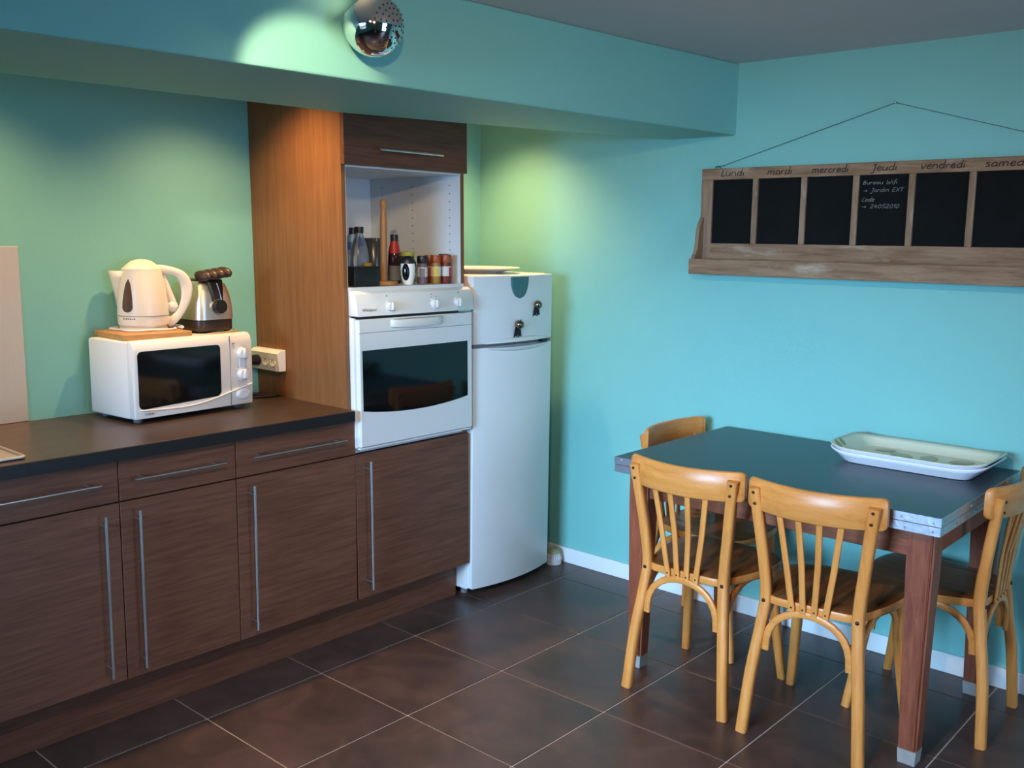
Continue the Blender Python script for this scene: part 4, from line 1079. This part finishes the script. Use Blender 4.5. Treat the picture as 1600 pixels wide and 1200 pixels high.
# stroke lettering
F = {
 'l': (0.45, [[(0.15, 1.8), (0.1, 0.25), (0.22, 0.02), (0.4, 0.08)]]),
 'L': (0.75, [[(0.18, 1.6), (0.1, 0.2), (0.2, 0.0), (0.7, 0.1)]]),
 'u': (0.95, [[(0.1, 0.95), (0.1, 0.3), (0.3, 0.0), (0.6, 0.2), (0.75, 0.9)], [(0.75, 0.95), (0.75, 0.15), (0.9, 0.02)]]),
 'n': (0.95, [[(0.12, 0.95), (0.1, 0.0)], [(0.1, 0.55), (0.35, 0.92), (0.65, 0.88), (0.72, 0.5), (0.74, 0.0)]]),
 'm': (1.4, [[(0.12, 0.95), (0.1, 0.0)], [(0.1, 0.55), (0.3, 0.92), (0.55, 0.85), (0.6, 0.0)], [(0.6, 0.55), (0.85, 0.92), (1.1, 0.85), (1.16, 0.0)]]),
 'd': (0.95, [[(0.72, 0.8), (0.4, 0.95), (0.12, 0.6), (0.15, 0.15), (0.4, 0.0), (0.68, 0.25), (0.74, 0.6)], [(0.8, 1.8), (0.74, 0.2), (0.86, 0.02)]]),
 'i': (0.42, [[(0.16, 0.92), (0.14, 0.2), (0.28, 0.02)], [(0.2, 1.38), (0.22, 1.46)]]),
 'a': (0.95, [[(0.72, 0.8), (0.4, 0.95), (0.12, 0.55), (0.2, 0.08), (0.45, 0.05), (0.7, 0.4), (0.74, 0.85)], [(0.74, 0.85), (0.73, 0.2), (0.88, 0.02)]]),
 'r': (0.72, [[(0.14, 0.95), (0.12, 0.0)], [(0.12, 0.5), (0.35, 0.88), (0.62, 0.85)]]),
 'e': (0.85, [[(0.12, 0.48), (0.65, 0.6), (0.6, 0.9), (0.32, 0.95), (0.1, 0.5), (0.22, 0.08), (0.5, 0.0), (0.75, 0.2)]]),
 'c': (0.80, [[(0.68, 0.8), (0.42, 0.95), (0.12, 0.6), (0.16, 0.12), (0.45, 0.0), (0.7, 0.15)]]),
 'j': (0.62, [[(0.42, 0.92), (0.40, -0.3), (0.2, -0.6), (-0.1, -0.5)], [(0.44, 1.38), (0.46, 1.46)]]),
 'J': (0.75, [[(0.15, 1.45), (0.7, 1.5)], [(0.48, 1.5), (0.44, -0.25), (0.22, -0.55), (-0.1, -0.45)]]),
 'v': (0.85, [[(0.08, 0.95), (0.38, 0.0), (0.75, 0.95)]]),
 's': (0.75, [[(0.62, 0.85), (0.35, 0.95), (0.14, 0.75), (0.5, 0.45), (0.6, 0.15), (0.3, 0.0), (0.08, 0.12)]]),
 'o': (0.90, [[(0.45, 0.95), (0.14, 0.6), (0.2, 0.1), (0.5, 0.0), (0.74, 0.4), (0.62, 0.85), (0.45, 0.95)]]),
 'f': (0.60, [[(0.6, 1.6), (0.4, 1.75), (0.26, 1.4), (0.2, 0.2), (0.1, -0.5)], [(0.0, 0.85), (0.5, 0.95)]]),
 'B': (1.0, [[(0.15, 1.5), (0.12, 0.0)], [(0.15, 1.5), (0.6, 1.4), (0.6, 0.95), (0.15, 0.8), (0.75, 0.6), (0.7, 0.1), (0.12, 0.0)]]),
 'W': (1.5, [[(0.1, 1.6), (0.25, 0.1), (0.5, 0.05), (0.68, 1.0), (0.8, 0.05), (1.05, 0.1), (1.3, 1.6)]]),
 'C': (0.95, [[(0.8, 1.2), (0.45, 1.35), (0.12, 0.8), (0.2, 0.1), (0.55, 0.0), (0.85, 0.15)]]),
 'E': (0.9, [[(0.8, 1.5), (0.15, 1.45), (0.12, 0.0), (0.75, 0.05)], [(0.13, 0.75), (0.6, 0.8)]]),
 'X': (0.95, [[(0.1, 1.45), (0.8, 0.0)], [(0.8, 1.5), (0.1, 0.0)]]),
 'T': (0.95, [[(0.0, 1.45), (0.95, 1.55)], [(0.48, 1.5), (0.44, 0.0)]]),
 '2': (0.95, [[(0.1, 1.15), (0.35, 1.5), (0.7, 1.25), (0.5, 0.6), (0.1, 0.05), (0.85, 0.1)]]),
 '4': (0.95, [[(0.45, 1.5), (0.1, 0.5), (0.85, 0.55)], [(0.6, 1.1), (0.58, -0.1)]]),
 '0': (0.95, [[(0.45, 1.4), (0.12, 0.8), (0.25, 0.05), (0.6, 0.1), (0.78, 0.8), (0.6, 1.35), (0.45, 1.4)]]),
 '5': (0.9, [[(0.85, 1.5), (0.3, 1.45), (0.2, 0.85), (0.6, 0.85), (0.7, 0.3), (0.4, 0.0), (0.08, 0.1)]]),
 '1': (0.5, [[(0.1, 1.1), (0.32, 1.45), (0.28, 0.0)]]),
 '>': (1.2, [[(0.0, 0.5), (0.9, 0.55)], [(0.6, 0.85), (0.95, 0.55), (0.6, 0.25)]]),
 ' ': (0.7, []),
}
def write(txt, y0, z0, xh, width, x, rad, mat, parent, slant=0.12):
    adv = sum(F[c][0] for c in txt); k = width/adv
    b = B(); u0 = 0.0
    for c in txt:
        w, st = F[c]
        for s in st:
            pts = [(x, bl(y0)-((u0+p[0])*k+slant*p[1]*xh), bz(z0)+p[1]*xh) for p in s]
            pp = smoothpath(pts, 3) if len(pts) > 2 else pts
            b.tube(pp, rad, 5, upv=(1, 0, 0))
        u0 += w
    return b.build('lettering', mat, parent)
for k, (wd_, wid) in enumerate((('Lundi', 0.104), ('mardi', 0.102), ('mercredi', 0.140), ('Jeudi', 0.092), ('vendredi', 0.148), ('samedi', 0.130))):
    c = (OPN[k][0]+OPN[k][1])/2
    write(wd_, c+wid/2, 1.7705, 0.0145, wid, fx0-0.0004, 0.0017, 'ink', tr_, 0.2)
j0 = OPN[3][0]
for txt, du, z, xh, wid in (('Bureau Wifi', 0.010, 1.724, 0.0085, 0.124), ('> Jardin EXT', 0.014, 1.697, 0.0085, 0.142), ('Code', 0.010, 1.664, 0.0090, 0.046), ('> 24052010', 0.012, 1.640, 0.0092, 0.134)):
    write(txt, j0-du, z, xh, wid, -0.0184, 0.00055, 'chalk', panels[3], 0.3)
# hanging string and nail
py, pz = -1.972, 2.003
b = B()
b.tube([(-0.014, bl(-1.285), bz(1.806)), (-0.006, bl(py), bz(pz)), (-0.014, bl(-2.640), bz(1.806))], 0.0010, 6)
b.build('hanging_string', 'string', DB)
for yy in (-1.285, -2.640):
    B().tube([(-0.014, bl(yy)+0.012*math.cos(a*PI/6), bz(1.8015)+0.010*math.sin(a*PI/6)) for a in range(0, 7)], 0.0015, 6).build('eyelet', 'screw', DB)
tag(B().cyl((0.0, py, pz-0.001), (-0.012, py, pz+0.001), 0.002, n=8).sphere((-0.013, py, pz+0.001), 0.005, u=12, v=8).build('nail', 'chrome', None, True), 'small round-headed nail carrying the board string', 'nail')

# ================================================================== brush behind the fridge
t = thing('scrubbing_brush', 'small scrubbing brush with white bristles on the floor behind the fridge', 'brush', (-0.060, -0.520, 0.0))
B().lathe([(0.034, 0.052), (0.033, 0.060), (0.024, 0.070), (0.010, 0.0745), (0, 0.075)], n=24).build('cap', 'khaki', t, True)
b = B()
for k in range(22):
    a = 2*PI*k/22; b.tube([(0.029*math.cos(a), 0.029*math.sin(a), 0.055), (0.036*math.cos(a), 0.036*math.sin(a), 0.025), (0.034*math.cos(a+0.08), 0.034*math.sin(a+0.08), 0.0)], [0.0030, 0.0052, 0.0045], 6)
tag(b.build('bristles', 'bristle', t), kind='stuff')

# ================================================================== LAMPS
def ball_lamp(name, label, c, r, aim, hole_dir, holes, mount):
    """chrome ball lamp: shell open towards aim, vents on the other side"""
    t = thing(name, label, 'lamp', c, 0, 'chrome ball lamps')
    aim = Vector(aim).normalized()
    q = Vector((0, 0, 1)).rotation_difference(aim).to_matrix()
    prof = []
    a0 = math.radians(32)
    for k in range(22):
        a = a0+(PI-a0)*k/21; prof.append((r*math.sin(a), r*math.cos(a)))
    prof[-1] = (0, -r)
    b = B().lathe(prof, n=48)
    bmesh.ops.transform(b.bm, matrix=q.to_4x4(), verts=b.bm.verts)
    b.build('shell', 'chrome', t, True)
    b = B().lathe([(0, r*0.60), (r*0.5, r*0.60)], n=28); bmesh.ops.transform(b.bm, matrix=q.to_4x4(), verts=b.bm.verts); b.build('lens', 'bulb', t)
    if holes:
        h = Vector(hole_dir).normalized(); qh = Vector((0, 0, 1)).rotation_difference(h).to_matrix()
        b = B()
        for i, n_ in ((0, 1), (1, 6), (2, 12), (3, 18), (4, 22)):
            for k in range(n_):
                th = math.radians(11.0*i); ph = 2*PI*k/n_+0.2*i
                d = qh @ Vector((math.sin(th)*math.cos(ph), math.sin(th)*math.sin(ph), math.cos(th)))
                b.cyl(d*(r*0.985), d*(r*1.006), r*0.033, n=8)
        tag(b.build('vent_holes', 'ink', t), kind='stuff')
    m = Vector(mount)-Vector(c)
    b = B().cyl(m.normalized()*r*0.95, m, 0.008, n=12); b.cyl(m-m.normalized()*0.012, m, 0.032, n=24)
    b.build('mount', 'chrome', t, 40)
    return t
ball_lamp('ball_lamp', 'chrome ball lamp with vent holes in front of the turquoise beam', (-1.806, -1.302, 2.054), 0.0775, (-0.55, 0.35, 0.75), (0.10, -1.0, -0.12), True, (-1.806, -1.250, 2.2))
L2 = (-2.42, -1.80, 2.10)
aim2 = (-1.93, -1.19, 1.875)
ball_lamp('ball_lamp', 'chrome ball lamp under the ceiling above the picture, aimed at the beam', L2, 0.0775, Vector(aim2)-Vector(L2), (0, 0, 1), False, (-2.42, -1.80, 2.2))
d2 = (Vector(aim2)-Vector(L2)).normalized()
spot('ball_lamp_light', Vector(L2)+d2*0.062, aim2, 38, (1.0, 0.76, 0.44), 33, 0.5, 0.014)
L3 = Vector((-2.75, -2.45, 2.10)); aim3 = Vector((-0.9, -1.75, 0.55))
ball_lamp('ball_lamp', 'chrome ball lamp under the ceiling above the picture, aimed at the table', L3, 0.0775, aim3-L3, (0, 0, 1), False, (L3.x, L3.y, 2.2))
spot('ball_lamp_light', L3+(aim3-L3).normalized()*0.062, aim3, 58, (1.0, 0.66, 0.36), 122, 0.85, 0.03)
for i, (x, y, tx, ty, pw, lb) in enumerate(((-2.42, -0.40, -2.40, -0.32, 43, 'recessed ceiling spotlight above the hob'),
                                       (-1.56, -0.42, -1.62, -0.34, 47, 'recessed ceiling spotlight above the microwave'),
                                       (-0.37, -0.31, -0.33, -0.29, 58, 'recessed ceiling spotlight above the fridge'))):
    t = thing('recessed_spotlight', lb, 'lamp', (x, y, ZC), 0, 'recessed spotlights behind the beam')
    B().lathe([(0.034, 0.0), (0.050, 0.0), (0.050, -0.004), (0.040, -0.008), (0.034, -0.006)], n=28).build('ring', 'steel', t, 40)
    B().lathe([(0, -0.0025), (0.034, -0.0025)], n=24).build('lens', 'bulb', t)
    spot('recessed_light', (x, y, ZC-0.012), (tx, ty, 0.9), pw, WARM, 116, 0.9, 0.03)
